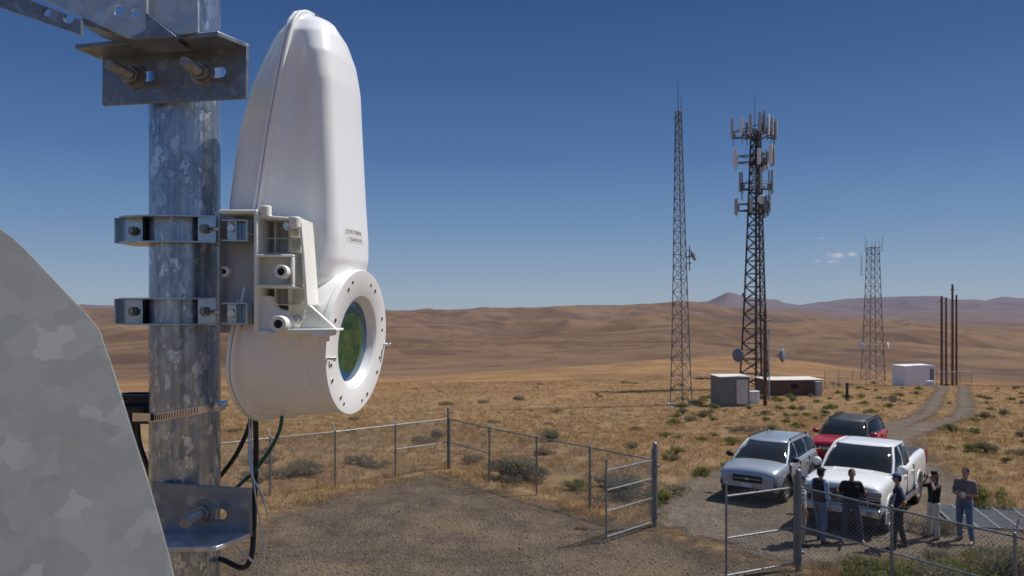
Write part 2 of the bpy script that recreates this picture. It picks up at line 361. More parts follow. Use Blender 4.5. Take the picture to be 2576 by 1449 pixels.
def sheet(name,x0,x1,y0,y1,st,fn,mat,dz,label,cat):
    xs=np.arange(x0,x1,st);ys=np.arange(y0,y1,st);Xg,Yg=np.meshgrid(xs,ys);e=fn(Xg.ravel(),Yg.ravel());z=H(Xg.ravel(),Yg.ravel())+dz
    n,mn=Xg.shape; idx=np.arange(n*mn).reshape(n,mn)
    f=np.stack([idx[:-1,:-1],idx[:-1,1:],idx[1:,1:],idx[1:,:-1]],-1).reshape(-1,4)
    f=f[(e[f]>-2.6).any(1)]
    me=bpy.data.meshes.new(name); me.from_pydata(np.stack([Xg.ravel(),Yg.ravel(),z],1).tolist(),[],f.tolist())
    at=me.attributes.new('edge','FLOAT','POINT'); at.data.foreach_set('value',e.astype(np.float32)); me.shade_smooth()
    bm=bmesh.new(); bm.from_mesh(me); bmesh.ops.delete(bm,geom=[q for q in bm.verts if not q.link_faces],context='VERTS'); bm.to_mesh(me); bm.free()
    me.materials.append(M[mat]); o=bpy.data.objects.new(name,me); COL.objects.link(o); tag(o,label,cat,None,'structure'); return o
sheet('gravel_yard',-10,12,2,30,.4,lambda x,y:sd_poly(x,y,yard),'gravel',.008,'brown gravel yard inside the chain link fence','gravel yard')
sheet('gravel_parking',1,20,15,37,.4,lambda x,y:sd_poly(x,y,apron),'roadm',.016,'packed gravel parking area outside the gate','parking area')
sheet('dirt_road',11,76,29,110,.35,roadfn,'roadm',.03,'brown two track gravel road over the hilltop','road')
# ------------------------------------------------------------ foreground: pole and brackets
PD=1.30; PX=(466-CX)/FP*PD; PR=.0545
pole=mk(MB().cyl((PX,PD,-.1),(PX,PD,6.35),PR,PR,64,True),'steel_pole','galv_pole',origin=V((PX,PD,5.0)),label='mottled galvanised steel mounting pole standing upright',category='pole')
def bolt(c,dirv,L,parent):
    c=V(c);d=V(dirv).normalized(); z0=V((0,0,0))
    mk(MB().cyl(c,c+d*.003,.0195,.0195,28).cyl(c+d*.003,c+d*.006,.0165,.0165,28),'washer','steel_dark',parent,loc=z0,bevel=.0005)
    mk(MB().cyl(c+d*.006,c+d*.019,.0145,.0145,6),'nut','steel_dark',parent,loc=z0,bevel=.0012)
    pr=[(.0001,L),(.0060,L)]; k=L-.001
    while k>-.01: pr+=[(.0076,k),(.0063,k-.0012)]; k-=.0024
    mk(MB().lathe(c,d,pr,20),'threaded_rod','steel_dark',parent,loc=z0,ang=20)
def slotcut(c,dirx,ln,r,th=.03):
    c=V(c);dx=V(dirx).normalized(); dy=V((0,1,0)); mb=MB(); seg=20; up=V((0,0,1)); pts=[]
    for i in range(seg+1):
        t=math.pi/2+math.pi*i/seg; pts.append(c-dy*th+dx*(r*math.cos(t))+up*r*math.sin(t))
    for i in range(seg+1):
        t=-math.pi/2+math.pi*i/seg; pts.append(c-dy*th+dx*(ln+r*math.cos(t))+up*r*math.sin(t))
    return mb.prism(pts,dy*2*th)
def anglebracket(TL,TR,BR,BL,flange,label,bolts,slots,top):
    o0=(TL+TR+BR+BL)/4; e=empty('angle_bracket',o0,label,'bracket')
    n=(TR-TL).cross(BL-TL).normalized()
    if n.y>0: n=-n
    th=.007
    loc=lambda q:q-o0
    plate=mk(MB().prism([loc(q) for q in (TL,TR,BR,BL)],-n*th),'plate','galv_plate',e,loc=(0,0,0))
    for c,L in slots: cut(plate,slotcut(loc(c),(TR-TL),L,.0085))
    bv=plate.modifiers.new('b','BEVEL'); bv.width=.0012; bv.segments=2
    a,b2=(TL,TR) if top else (BL,BR)
    off=n*flange; dz=V((0,0,-th if top else th))
    F_=MB().prism([loc(a),loc(b2),loc(b2)+off+(TL-TR).normalized()*.012,loc(a)+off],dz)
    mk(F_,'flange','galv_plate' if top else 'galv_light',e,loc=(0,0,0),bevel=.001)
    for c,dv,L in bolts: bolt(loc(c)+n*.0005,dv,L,e)
    return e
TL,TR,BR,BL=W(257,140,1.255),W(621,108,1.195),W(618,247,1.195),W(256,265,1.255)
anglebracket(TL,TR,BR,BL,.056,'grey galvanised angle bracket with two threaded bolts clamped across the pole',
   [(W(338,192,1.238),(.0,-1,-.06),.078),(W(510,184,1.212),(0,-1,-.06),.07)],[(W(352,192,1.238),.020),(W(524,184,1.212),.022)],True)
TL,TR,BR,BL=W(382,1213,1.235),W(629,1230,1.205),W(630,1352,1.205),W(382,1352,1.235)
anglebracket(TL,TR,BR,BL,.075,'galvanised angle bracket with one threaded bolt low on the pole',
   [(W(512,1290,1.218),(.02,-1,.06),.075)],[(W(524,1292,1.218),.022)],False)
c0=W(300,20,1.16); arm=empty('steel_outrigger',c0,'bright galvanised steel outrigger welded above the pole bracket','support beam')
def P(l,d): return [W(u,v,d)-c0 for u,v in l]
o=mk(MB().prism(P([(-60,-60),(62,-5),(203,50),(203,87),(-60,-2)],1.08),(0,.006,0)),'perforated_plate','galv_plate',arm,loc=(0,0,0))
q=MB()
for u,v,r in((84,8,.006),(141,24,.0075)): q.cyl(W(u,v,1.05)-c0,W(u,v,1.05)-c0+V((0,.08,0)),r,r,20)
cut(o,q)
o=mk(MB().prism(P([(50,-60),(100,-5),(322,95),(368,78),(368,-60)],1.13),(0,.007,0)),'web_plate','galv_light',arm,loc=(0,0,0))
q=MB()
for u,v,r in((270,4,.008),(312,12,.0065)): q.cyl(W(u,v,1.1)-c0,W(u,v,1.1)-c0+V((0,.08,0)),r,r,20)
cut(o,q)
mk(MB().prism(P([(203,60),(322,97),(345,99),(440,94),(368,76),(210,15)],1.137),(0,.06,0)),'lower_flange','galv_plate',arm,loc=(0,0,0),bevel=.001)
mk(MB().prism(P([(366,30),(444,92),(330,98),(366,74)],1.125),(0,.005,0)),'gusset','galv_plate',arm,loc=(0,0,0),bevel=.0008)
mk(MB().prism(P([(369,-60),(369,30),(444,88),(498,80),(498,-60)],1.15),(0,.006,0)),'end_plate','galv_light',arm,loc=(0,0,0),bevel=.0008)
pn=V((.30,-.78,.50)).normalized(); p0=W(150,1000,.60); eye=V((0,0,CH))
def onplate(u,v):
    d=W(u,v,1)-eye; t=(p0-eye).dot(pn)/d.dot(pn); return eye+d*t
ed=curve([(-300,440,0),(-120,505,0),(0,575,0),(60,622,0),(150,718,0),(240,815,0),(262,862,0),(296,962,0),(335,1088,0),(375,1215,0),(411,1340,0),(452,1500,0),(492,1650,0)],5)
pts=[(q.x,q.y) for q in ed]+[(-300,1650)]
mk(MB().prism([onplate(u,v) for u,v in pts],-pn*.003),'steel_gusset_plate','galv_matte',origin=p0,bevel=.0007,ang=30,label='large weathered grey galvanised steel plate with curved edge',category='steel plate')
def clamp(vt,vb):
    c0=W(466,(vt+vb)/2,PD); e=empty('pole_clamp',c0,'zinc plated two piece pole clamp with hex bolts','clamp',group='clamps on the mounting pole')
    zt=W(0,vt,1.23).z-c0.z; zb=W(0,vb,1.23).z-c0.z
    xl=W(296,0,1.25).x-c0.x; xr=W(545,0,1.23).x-c0.x; y0=1.222-c0.y
    mb=MB()
    for z in (zt,zb):
        n=16
        pts=[(xl,.01),(xl,y0+.03),(xl+.012,y0+.016)]
        for i in range(n+1):
            t=i/n; x=xl+.02+(xr-xl-.03)*t; pts.append((x,y0+.012-.012*math.sin(math.pi*min(1,t*1.05))))
        pts+=[(xr-.003,y0+.012),(xr,y0+.03),(xr,.01)]
        mb.prism([V((x,y,z-.0013)) for x,y in pts],(0,0,.0026))
    mk(mb,'clamp_strap','zinc',e,loc=(0,0,0),bevel=.0004)
    mb=MB(); xa=W(300,0,1.27).x-c0.x; xb=W(366,0,1.27).x-c0.x
    mb.box((xa,-.03,zb),(xb,-.027,zt)); mb.box((xa-.001,-.045,zb),(xa+.002,.0,zt)); mb.box((xb-.003,-.04,zb),(xb,-.01,zt))
    mk(mb,'clamp_web','zinc',e,loc=(0,0,0),bevel=.0006); mb=MB()
    xc=W(500,0,1.24).x-c0.x
    mb.box((xc,-.064,zb),(xr-.003,-.061,zt)); mb.box((xr-.004,-.07,zb),(xr-.001,.0,zt))
    mk(mb,'clamp_web','zinc',e,loc=(0,0,0),bevel=.0006)
    zc=(zt+zb)/2
    for x,y in ((W(338,0,1.27).x-c0.x,-.032),(W(516,0,1.235).x-c0.x,-.066)):
        mk(MB().cyl((x,y,zc),(x,y-.006,zc),.0075,.0075,6).cyl((x,y-.006,zc),(x,y-.010,zc),.0045,.0045,12),'bolt_head','steel_dark',e,loc=(0,0,0),bevel=.0006)
    x1=W(600,0,1.2).x-c0.x
    mk(MB().cyl((xc+.01,-.058,zc),(x1,-.098,zc-.002),.0035,.0035,12),'clamp_bolt','steel_bright',e,loc=(0,0,0))
    mk(MB().cyl((xa+.03,-.01,zc),(xa+.07,-.01,zc),.0035,.0035,12),'clamp_bolt','steel_bright',e,loc=(0,0,0))
    xa2=W(562,0,1.18).x-c0.x; xb2=W(629,0,1.18).x-c0.x; zt2=W(0,vt+10,1.18).z-c0.z; zb2=W(0,vb+0,1.18).z-c0.z; yb=-.105;yf=-.128
    mb=MB().box((xa2,yb,zb2),(xb2,yb+.003,zt2)).box((xa2,yf,zt2-.0025),(xb2,yb,zt2)).box((xa2,yf,zb2),(xb2,yb,zb2+.0025)).box((xb2-.0035,yf-.001,zb2+.0005),(xb2-.0005,yb,zt2-.0005)).box((xa2+.02,yf-.001,zb2+.0005),(xa2+.0225,yb,zt2-.0005))
    mk(mb,'clamp_channel','zinc',e,loc=(0,0,0),bevel=.0006)
    xm=(xa2+.010); mk(MB().cyl((xm,yb,zc-.003),(xm,yb-.012,zc-.003),.0065,.0065,6),'nut','steel_bright',e,loc=(0,0,0),bevel=.0006)
clamp(543,608); clamp(751,816)
hc=W(466,1033,PD); e=empty('hose_clamp',hc,'stainless worm drive hose clamp wrapped around the pole','hose clamp')
mb=MB(); mb.lathe((0,0,0),(0,0,1),[(PR+.0006,-.0065),(PR+.0022,-.0065),(PR+.0022,.0065),(PR+.0006,.0065)],72)
mb.v=[V((q.x,q.y,q.z+q.x*.16)) for q in mb.v]
mk(mb,'band','steel_bright',e,loc=(0,0,0),bevel=.0003)
mb=MB()
for i in range(26):
    t=math.radians(205+i*4.2); x=math.cos(t)*(PR+.0024); y=math.sin(t)*(PR+.0024)
    tx=V((-math.sin(t),math.cos(t),0)); c=V((x,y,x*.16)); mb.prism([c-tx*.0007+V((0,0,-.0045)),c+tx*.0001+V((0,0,-.0045)),c+tx*.0011+V((0,0,.0045)),c+tx*.0003+V((0,0,.0045))],V((math.cos(t),math.sin(t),0))*.0006)
mk(mb,'worm_slots','hole',e,loc=(0,0,0),smooth=False)
x=PR+.006; mk(MB().cyl((x,-.02,.010),(x,.012,.010),.006,.006,16).cyl((x,-.028,.010),(x,-.02,.010),.0048,.0048,6).box((x-.008,-.016,.0005),(x+.002,.01,.016)),'worm_screw','steel_bright',e,loc=(0,0,0),bevel=.0008)
mk(MB().prism([V((-PR-.026,-.012,-.016)),V((-PR+.02,-.05,-.010)),V((-PR+.02,-.05,.002)),V((-PR-.026,-.012,-.002))],(0.0004,.001,0)),'band_tail','steel_bright',e,loc=(0,0,0))
c0=W(345,1010,1.33); e=empty('cable_bracket',c0,'black cable bracket strapped beside the pole','bracket')
mk(MB().box((-.022,-.02,-.035),(.03,.02,.014)).box((-.03,-.03,.008),(.032,.015,.014)).cyl((-.02,-.02,-.01),(.03,-.03,-.01),.008,.008,12),'bracket_body','black',e,loc=(0,0,0),bevel=.002)
def cable(name,pts,r,mat,label,grp='cables hanging by the pole'):
    p3=curve([W(*q) for q in pts],10); return mk(MB().tube(p3,r,10),name,mat,origin=p3[0],ang=80,label=label,category='cable',group=grp)
cable('cable',[(335,990,1.33),(338,1080,1.34),(352,1140,1.34),(378,1185,1.33),(395,1260,1.37)],.0042,'black','black cable looping down beside the pole')
cable('cable',[(345,1040,1.33),(350,1110,1.33),(366,1160,1.33),(385,1220,1.37)],.0042,'black','black cable looping down beside the pole')
cable('cable',[(330,1020,1.35),(333,1100,1.35),(345,1170,1.35),(380,1230,1.36)],.0035,'black','black cable looping down beside the pole')
cable('cable',[(632,1050,1.33),(618,1095,1.33),(590,1150,1.34),(552,1200,1.36),(520,1235,1.38)],.0038,'black','black cable leaving the underside of the white housing')
cable('cable',[(643,1050,1.32),(644,1150,1.32),(641,1240,1.31),(638,1330,1.29),(632,1400,1.28),(610,1428,1.28),(560,1408,1.30),(530,1400,1.34)],.0044,'black','thick black cable hanging in a loop below housing')
cable('cable',[(710,1040,1.30),(704,1080,1.30),(680,1130,1.30),(640,1185,1.31),(600,1222,1.33),(570,1250,1.36)],.0030,'green','green ground cable leaving the white housing')
cable('cable',[(628,1055,1.30),(626,1130,1.27),(632,1190,1.26),(660,1250,1.25),(674,1310,1.25),(668,1380,1.25),(655,1425,1.25),(610,1385,1.26)],.0014,'steel_bright','thin stainless safety wire hanging below the housing')
cable('cable',[(634,1055,1.30),(632,1150,1.28),(640,1230,1.27),(655,1320,1.27),(664,1400,1.26),(640,1415,1.26),(600,1380,1.27)],.0014,'steel_bright','thin stainless safety wire hanging below the housing')
# ------------------------------------------------------------ laser terminal
C=W(893,860,1.30); n_=V((math.sin(math.radians(77.2)),-math.cos(math.radians(77.2)),0)); s_=V((-n_.y,n_.x,0)); up=V((0,0,1)); SC=1/1541
def LU(a,s,h): return n_*a+s_*s+up*h
unit=empty('optical_terminal',C,'smooth white teardrop shaped optical link terminal on the pole','optical terminal')
#     y    nb    wb   wf    nn    wn
tab=[(38,-.090,.012,.022,-.064,.014),(46,-.100,.026,.034,-.050,.028),(62,-.112,.040,.048,-.038,.042),(95,-.126,.050,.064,-.027,.057),(150,-.140,.060,.074,-.018,.069),
(220,-.155,.070,.080,-.013,.074),(340,-.172,.082,.090,-.010,.076),(520,-.183,.092,.099,-.004,.077),(600,-.184,.094,.104,-.001,.079),(655,-.182,.096,.109,-.001,.084),(700,-.178,.099,.114,-.010,.094),(738,-.174,.102,.118,-.028,.103),(780,-.170,.105,.121,-.043,.109),
(860,-.165,.110,.125,-.045,.110),(930,-.164,.106,.123,-.045,.105),(1000,-.164,.077,.092,-.05,.08),(1035,-.164,.045,.062,-.07,.045),(1056,-.162,.01,.02,-.11,.01)]
def NF(y): return -.078-.000077*(y-27)
HS=SC
ta=np.array(tab); ys=np.concatenate([np.linspace(38,160,26),np.linspace(168,1000,64),np.linspace(1005,1056,12)])
mb=MB(); rings=[]
for y in ys:
    nb,wb,wf,nn,wn=[np.interp(y,ta[:,0],ta[:,i]) for i in range(1,6)]; nf=NF(y); h=(860-y)*HS
    rb=min(.028,wb*.8); r=min(float(np.interp(y,[60,200,600,720],[.036,.026,.026,.04])),wn*.85); half=[(nb,0)]
    for i in range(7): t=math.pi/2*i/6; half.append((nb+rb-rb*math.cos(t),wb-rb+rb*math.sin(t)))
    half+=[(nf-.006,wf*.95),(nf+.003,wf*.95)]
    xa,xb=nf+.012,nn-r; dip=.014*np.interp(y,[100,240,600,720],[0,1,1,0])
    for t in (0,.2,.4,.6,.8): half.append((xa+(xb-xa)*t, wf*.90+(wn-wf*.90)*t-dip*math.sin(math.pi*min(1,t+.12))))
    for i in range(9): t=math.pi/2*i/8; half.append((xb+r*math.sin(t),wn-r+r*math.cos(t)))
    for t in (.25,.5,.75): half.append((nn+.0025*(1-(1-t)**2),(wn-r)*(1-t)))
    half.append((nn+.0025,0)); full=half+[(a,-s) for a,s in half[-2:0:-1]]; rings.append([LU(a,s,h) for a,s in full])
K=len(rings[0]); vs=[q for r in rings for q in r]; fs=[]
for j in range(len(rings)-1):
    for i in range(K): fs.append([j*K+i,j*K+(i+1)%K,(j+1)*K+(i+1)%K,(j+1)*K+i])
fs+=[list(range(K)),[(len(rings)-1)*K+i for i in range(K)][::-1]]
mb.add(vs,fs)
mb.lathe((0,0,0),n_,[(.123,-.155),(.1225,-.12),(.1200,-.07),(.1172,-.03),(.105,-.028)],96,True)
housing=mk(mb,'housing','white',unit,loc=(0,0,0)); remesh(housing,.0020,14,.5)
hb_=BVHTree.FromPolygons([v.co.copy() for v in housing.data.vertices],[tuple(p.vertices) for p in housing.data.polygons])
def onskin(q,off):
    hit=hb_.ray_cast(q+n_*.2,-n_); return (hit[0]+n_*off) if hit[0] is not None else q
fw=np.array([(24,0),(26,.014),(31,.028),(44,.045),(70,.059),(110,.069),(160,.076),(220,.082),(350,.094),(520,.102),(700,.116),(850,.130),(900,.131),(950,.123),(1000,.098),(1035,.069),(1055,.040),(1065,.018),(1068,0)])
def outline(off):
    L_=[]
    for y in np.concatenate([np.linspace(24,60,14),np.linspace(70,980,50),np.linspace(990,1068,18)]):
        w=np.interp(y,fw[:,0],fw[:,1])+off; L_.append((NF(y),w,(860-y)*HS))
    return L_
ol=outline(.001); pts=[LU(a,w,h) for a,w,h in ol]+[LU(a,-w,h) for a,w,h in ol[::-1]]
mk(MB().prism(pts,n_*.006),'seam_flange','white',unit,loc=(0,0,0),bevel=.0018)
ol=outline(-.0008); pts=[LU(a-.0015,w,h) for a,w,h in ol]+[LU(a-.0015,-w,h) for a,w,h in ol[::-1]]
mk(MB().prism(pts,n_*.0018),'seam_shade','seam_shade',unit,loc=(0,0,0))  # grey strip imitating the cast shadow along the shell seam
ol=outline(.0004); pts=[LU(a-.0075,w,h) for a,w,h in ol]+[LU(a-.0075,-w,h) for a,w,h in ol[::-1]]
mk(MB().prism(pts,n_*.006),'rear_flange','white',unit,loc=(0,0,0),bevel=.0015)
mk(MB().cyl(LU(-.070,.0,.536),LU(-.064,0,.536),.003,.003,12),'drain_screw','steel_dark',unit,loc=(0,0,0))
tau=math.radians(4.5); nt_=(n_*math.cos(tau)-up*math.sin(tau)); zt_=up*math.cos(tau)+n_*math.sin(tau)
ring=mk(MB().lathe((0,0,0),nt_,[(.1155,-.05),(.1155,-.004),(.1178,-.003),(.1178,.004),(.1168,.006),(.0760,.006),(.0745,.0052),(.0730,.0035),(.0715,.0035),(.0670,-.004),(.0652,-.007),(.0648,-.014)],128),'lens_ring','white',unit,loc=(0,0,0),ang=40)
gl=mk(MB().lathe((0,0,0),nt_,[(.0652,-.0085),(.05,-.0070),(.035,-.0062),(.018,-.0058),(.0005,-.0056)],96),'lens','lens',unit,loc=(0,0,0),ang=80)
def ringp(r,a): return s_*(r*math.cos(a))+zt_*(r*math.sin(a))
for deg in (58,70,112,122,22,158,-18,198,-32,-60,-72,-112,-122,-148,10,170):
    p0=ringp(.100 if deg%4 else .104,math.radians(deg)); r=.0030 if deg in(58,122,-60,-122,22,158,-32,-148) else .0017
    mk(MB().cyl(p0+nt_*.0062,p0+nt_*.0068,r+.0006,r+.0006,16),'ring_hole','steel_bright' if r>.002 else 'hole',unit,loc=(0,0,0))
    if r>.002: mk(MB().cyl(p0+nt_*.0068,p0+nt_*.0072,r*.6,r*.6,6),'ring_screw','hole',unit,loc=(0,0,0))
for deg in (190,-4):
    p0=ringp(.112,math.radians(deg)); mk(MB().cyl(p0+nt_*.006,p0+nt_*.016,.0024,.0024,12).cyl(p0+nt_*.016,p0+nt_*.019,.0036,.0036,12),'stud','steel_bright',unit,loc=(0,0,0),bevel=.0004)
for deg in (196,-12):
    pts=[]
    for i in range(12): pts.append(ringp(.106+math.cos(2*math.pi*i/12)*.0020,math.radians(deg)+math.sin(2*math.pi*i/12)*.055)+nt_*.0063)
    mk(MB().prism(pts,nt_*.0004),'slot','seam_shade',unit,loc=(0,0,0),smooth=False)
def text_mesh(s,size,origin,right,upv,mat,parent,off,name='serial_text',width=None):
    cu=bpy.data.curves.new('t','FONT'); cu.body=s; cu.size=size; cu.align_x='CENTER'; cu.align_y='CENTER'
    to=bpy.data.objects.new('t',cu); COL.objects.link(to); dg=bpy.context.evaluated_depsgraph_get(); dg.update()
    me=bpy.data.meshes.new_from_object(to.evaluated_get(dg)); bpy.data.objects.remove(to)
    o=bpy.data.objects.new(name,me); COL.objects.link(o); o.parent=parent; me.materials.clear(); me.materials.append(M[mat])
    w=max(v.co.x for v in me.vertices)-min(v.co.x for v in me.vertices); k=(width/w) if width else 1
    for v in me.vertices: v.co=onskin(origin+right*(v.co.x*k)+upv*v.co.y,off)
    return o
hS=(860-595)*HS; oS=LU(0,0,hS)
for dz,w0,w1 in((.0060,-.040,.030),(-.0062,-.034,.034)):
    mb=MB(); nx,ny=24,4; vv=[onskin(oS+s_*(w0+(w1-w0)*i/nx)+up*(dz-.0052+.0104*j/ny),.0002) for j in range(ny+1) for i in range(nx+1)]
    mb.add(vv,[[j*(nx+1)+i,j*(nx+1)+i+1,(j+1)*(nx+1)+i+1,(j+1)*(nx+1)+i] for j in range(ny) for i in range(nx)]); mk(mb,'serial_sticker','sticker',unit,loc=(0,0,0),ang=80)
text_mesh('JOVB213200556',.0086,oS+s_*-.005+up*.0060,s_,up,'ink',unit,.0005,width=.058)
text_mesh('720-00319-02',.0086,oS+s_*.000-up*.0062,s_,up,'ink',unit,.0005,width=.050)
# ------------------------------------------------------------ casting bracket
c0=W(645,683,1.18); br=empty('mounting_bracket',c0,'ribbed off white cast bracket joining terminal to pole clamps','bracket')
def cb(name,boxes,mat='cast',bev=.0015):
    mb=MB()
    for b4 in boxes:
        t=MB().pbox(*b4); mb.add([q-c0 for q in t.v],t.f)
    return mk(mb,name,mat,br,loc=(0,0,0),bevel=bev)
cb('wing_plate',[(549,640,532,838,1.212,1.222),(549,553,536,838,1.19,1.213)],'castshade')
cb('wing_top',[(549,640,527,535,1.15,1.211)])
cb('side_rim',[(637,650,526,839,1.14,1.2215)],bev=.003)
def cpr(name,pts,d,ext,mat='cast',bev=.0015): return mk(MB().prism([W(u,v,d)-c0 for u,v in pts],(0,ext,0)),name,mat,br,loc=(0,0,0),bevel=bev)
cpr('back_panel',[(651,548),(752,556),(772,770),(772,835),(651,842)],1.205,.012)
cpr('top_rim',[(651,540),(700,544),(757,548),(760,556),(700,552),(651,549)],1.145,.06)
cpr('slanted_rim',[(750,552),(758,548),(766,640),(774,768),(767,772),(759,640)],1.14,.066,bev=.0012)
cpr('bottom_rim',[(651,832),(725,838),(770,836),(770,842),(700,848),(651,843)],1.14,.066)
ribs=[(690,693,552,836,1.18,1.206),(724,727,556,836,1.185,1.206),(651,756,598,601,1.18,1.206),(651,762,636,639,1.175,1.206),(651,765,722,726,1.165,1.206),(651,770,765,768,1.175,1.206)]
cb('rib_grid',ribs,bev=.0006)
cb('channel',[(642,738,640,646,1.128,1.18),(642,738,716,723,1.128,1.18),(731,738,646,716,1.1285,1.18),(642,733,644,718,1.160,1.166)],bev=.0012)
def boss(u,v,d0,d1,r,ri):
    a=W(u,v,d0)-c0; mk(MB().lathe(a,(0,1,0),[(ri,.006),(ri,0),(r*.95,0),(r,.001),(r,d1-d0)],28),'boss','cast',br,loc=(0,0,0),ang=50)
    mk(MB().cyl(a+V((0,.004,0)),a+V((0,.005,0)),ri,ri,20),'bore','hole',br,loc=(0,0,0))
boss(706,683,1.112,1.165,.0095,.0055); boss(699,815,1.112,1.19,.0115,.0062); boss(562,683,1.20,1.215,.0085,.004)
cpr('lower_block',[(650,740),(675,745),(690,775),(722,785),(722,832),(650,838)],1.15,.03,bev=.002)
cpr('foot',[(772,764),(782,770),(846,828),(843,836),(760,838),(722,836),(722,828),(764,822)],1.15,.010,bev=.001)
cpr('foot_flange',[(690,828),(846,827),(846,834),(828,836),(826,846),(800,848),(770,840),(690,842)],1.13,.05,bev=.0012)
for u,v,d0 in((743,857,1.15),(668,532,1.15),(815,845,1.16),(742,560,1.14)):
    a=W(u,v,d0)-c0; mk(MB().cyl(a+V((0,0,-.008)),a+V((0,0,.008)),.008,.0085,20),'lug','cast',br,loc=(0,0,0),bevel=.0015)
for u,v in((745,803),(720,566)):
    a=W(u,v,1.16)-c0; mk(MB().cyl(a,a+V((0,.02,0)),.005,.005,6).cyl(a+V((0,.008,0)),a+V((0,.01,0)),.0075,.0075,16),'bracket_screw','steel_bright',br,loc=(0,0,0),bevel=.0005)
# ------------------------------------------------------------ fences
def linkmesh(P,z0,z1,e):
    me=bpy.data.meshes.new('wire_mesh'); vs=[];fs=[];uv=[];a=0
    for i in range(len(P)-1):
        L_=(P[i+1]-P[i]).length; k=len(vs); off=V((0,.022,0))
        vs+=[P[i]+off+V((0,0,z0)),P[i+1]+off+V((0,0,z0)),P[i+1]+off+V((0,0,z1)),P[i]+off+V((0,0,z1))]; fs.append((k,k+1,k+2,k+3)); uv+=[(a,z0),(a+L_,z0),(a+L_,z1),(a,z1)]; a+=L_
    me.from_pydata(vs,[],fs); l=me.uv_layers.new(name='UVMap')
    for i,q in enumerate(uv): l.data[i].uv=q
    me.materials.append(M['link']); o=bpy.data.objects.new('wire_mesh',me); COL.objects.link(o); o.parent=e
def fence_run(name,P,rail,label,tall,midbays=(),grp='fence sections around the gravel yard',arms=True,arm_dir=(0,0)):
    P=[V((x,y,h1(x,y))) for x,y in P]; e=empty(name,P[0],label,'fence',group=grp); o=P[0]
    for i,q in enumerate(P):
        r=tall.get(i,(.03,rail+.05)); mb=MB().cyl(q-o+V((0,0,-.2)),q-o+V((0,0,r[1])),r[0],r[0],12).ell(q-o+V((0,0,r[1])),(r[0],r[0],r[0]*.8),12,6)
        if arms: mb.cyl(q-o+V((0,0,rail)),q-o+V((arm_dir[0],arm_dir[1],rail+.28)),.014,.012,8)
        mk(mb,'post','post',e,loc=(0,0,0),ang=50)
    mb=MB()
    for i in range(len(P)-1): mb.cyl(P[i]-o+V((0,0,rail)),P[i+1]-o+V((0,0,rail)),.021,.021,10)
    mk(mb,'top_rail','post',e,loc=(0,0,0))
    for i in midbays: mk(MB().cyl(P[i]-o+V((0,0,rail*.52)),P[i+1]-o+V((0,0,rail*.52)),.018,.018,10),'middle_rail','post',e,loc=(0,0,0))
    linkmesh([q-o for q in P],.05,rail,e); return e
fence_run('chain_link_fence',[(-10.6,21.1),(-8.95,22.5),(-7.25,23.9),(-5.57,25.1),(-3.89,26.6),(-2.25,28.05)],1.70,'grey chain link fence along the far edge of the gravel yard',{5:(.04,2.1)},(4,),arm_dir=(-.12,.15))
fence_run('chain_link_fence',[(-2.2,28.0),(-.74,25.9),(.74,24.0),(2.18,22.3),(3.66,20.4)],1.70,'grey chain link fence running from corner post to gate post',{0:(.03,1.7),4:(.065,2.12)},(0,3),arm_dir=(.12,.13))
fence_run('chain_link_fence',[(6.15,17.1),(7.27,15.25),(8.46,13.4),(9.65,11.5),(10.8,9.6)],1.76,'chain link fence beside the gate with weeds at its foot',{0:(.065,2.1)},(0,1),arm_dir=(.1,.06))
def gate(hx,tx,h,label,rails):
    H0=V((hx[0],hx[1],h1(*hx))); T0=V((tx[0],tx[1],h1(*tx))); e=empty('swing_gate',H0,label,'gate',group='open swing gate leaves'); d=T0-H0
    d0=d.normalized()*.12; mb=MB(); z=lambda q,t:q+V((0,0,t))
    mb.cyl(z(d0,.1),z(d0,h),.022,.022,10); mb.cyl(z(d,.1),z(d,h+.0),.024,.024,10)
    for t in rails: mb.cyl(z(d0,t),z(d,t),.020,.020,10)
    mk(mb,'gate_frame','post',e,loc=(0,0,0)); linkmesh([d0,d],.12,h-.2,e)
    for t in (.35,h-.45): mk(MB().box(V((-.07,-.03,t-.03)),V((.12,.03,t+.03))),'hinge','post',e,loc=(0,0,0),bevel=.005)
gate((3.66,20.4),(2.25,19.0),2.0,'open chain link swing gate leaf with four bars',[.14,.75,1.25,1.72])
gate((6.15,17.1),(4.37,16.25),2.05,'chain link swing gate leaf standing by the parked vehicles',[.14,.9,1.76])
# ------------------------------------------------------------ towers
def lattice(h,wb,wt,n,legs,rl,rb,yaw=0.3,taper=1.0):
    mL=MB();mB=MB()
    def pt(i,z):
        t=(z/h)**taper; w=(wb+(wt-wb)*t)/2/ math.cos(math.pi/legs) if legs==4 else (wb+(wt-wb)*t)/1.73
        a=yaw+2*math.pi*i/legs; return V((w*math.cos(a),w*math.sin(a),z))
    zs=[0]
    for k in range(n): zs.append(zs[-1]+ (1.35-.7*k/max(1,n-1)))
    zs=[z/zs[-1]*h for z in zs]
    for i in range(legs):
        for k in range(n):
            mL.cyl(pt(i,zs[k]),pt(i,zs[k+1]),rl,rl,6)
            mB.strut(pt(i,zs[k]),pt((i+1)%legs,zs[k+1]),rb); mB.strut(pt((i+1)%legs,zs[k]),pt(i,zs[k+1]),rb)
            mB.strut(pt(i,zs[k+1]),pt((i+1)%legs,zs[k+1]),rb)
    return mL,mB
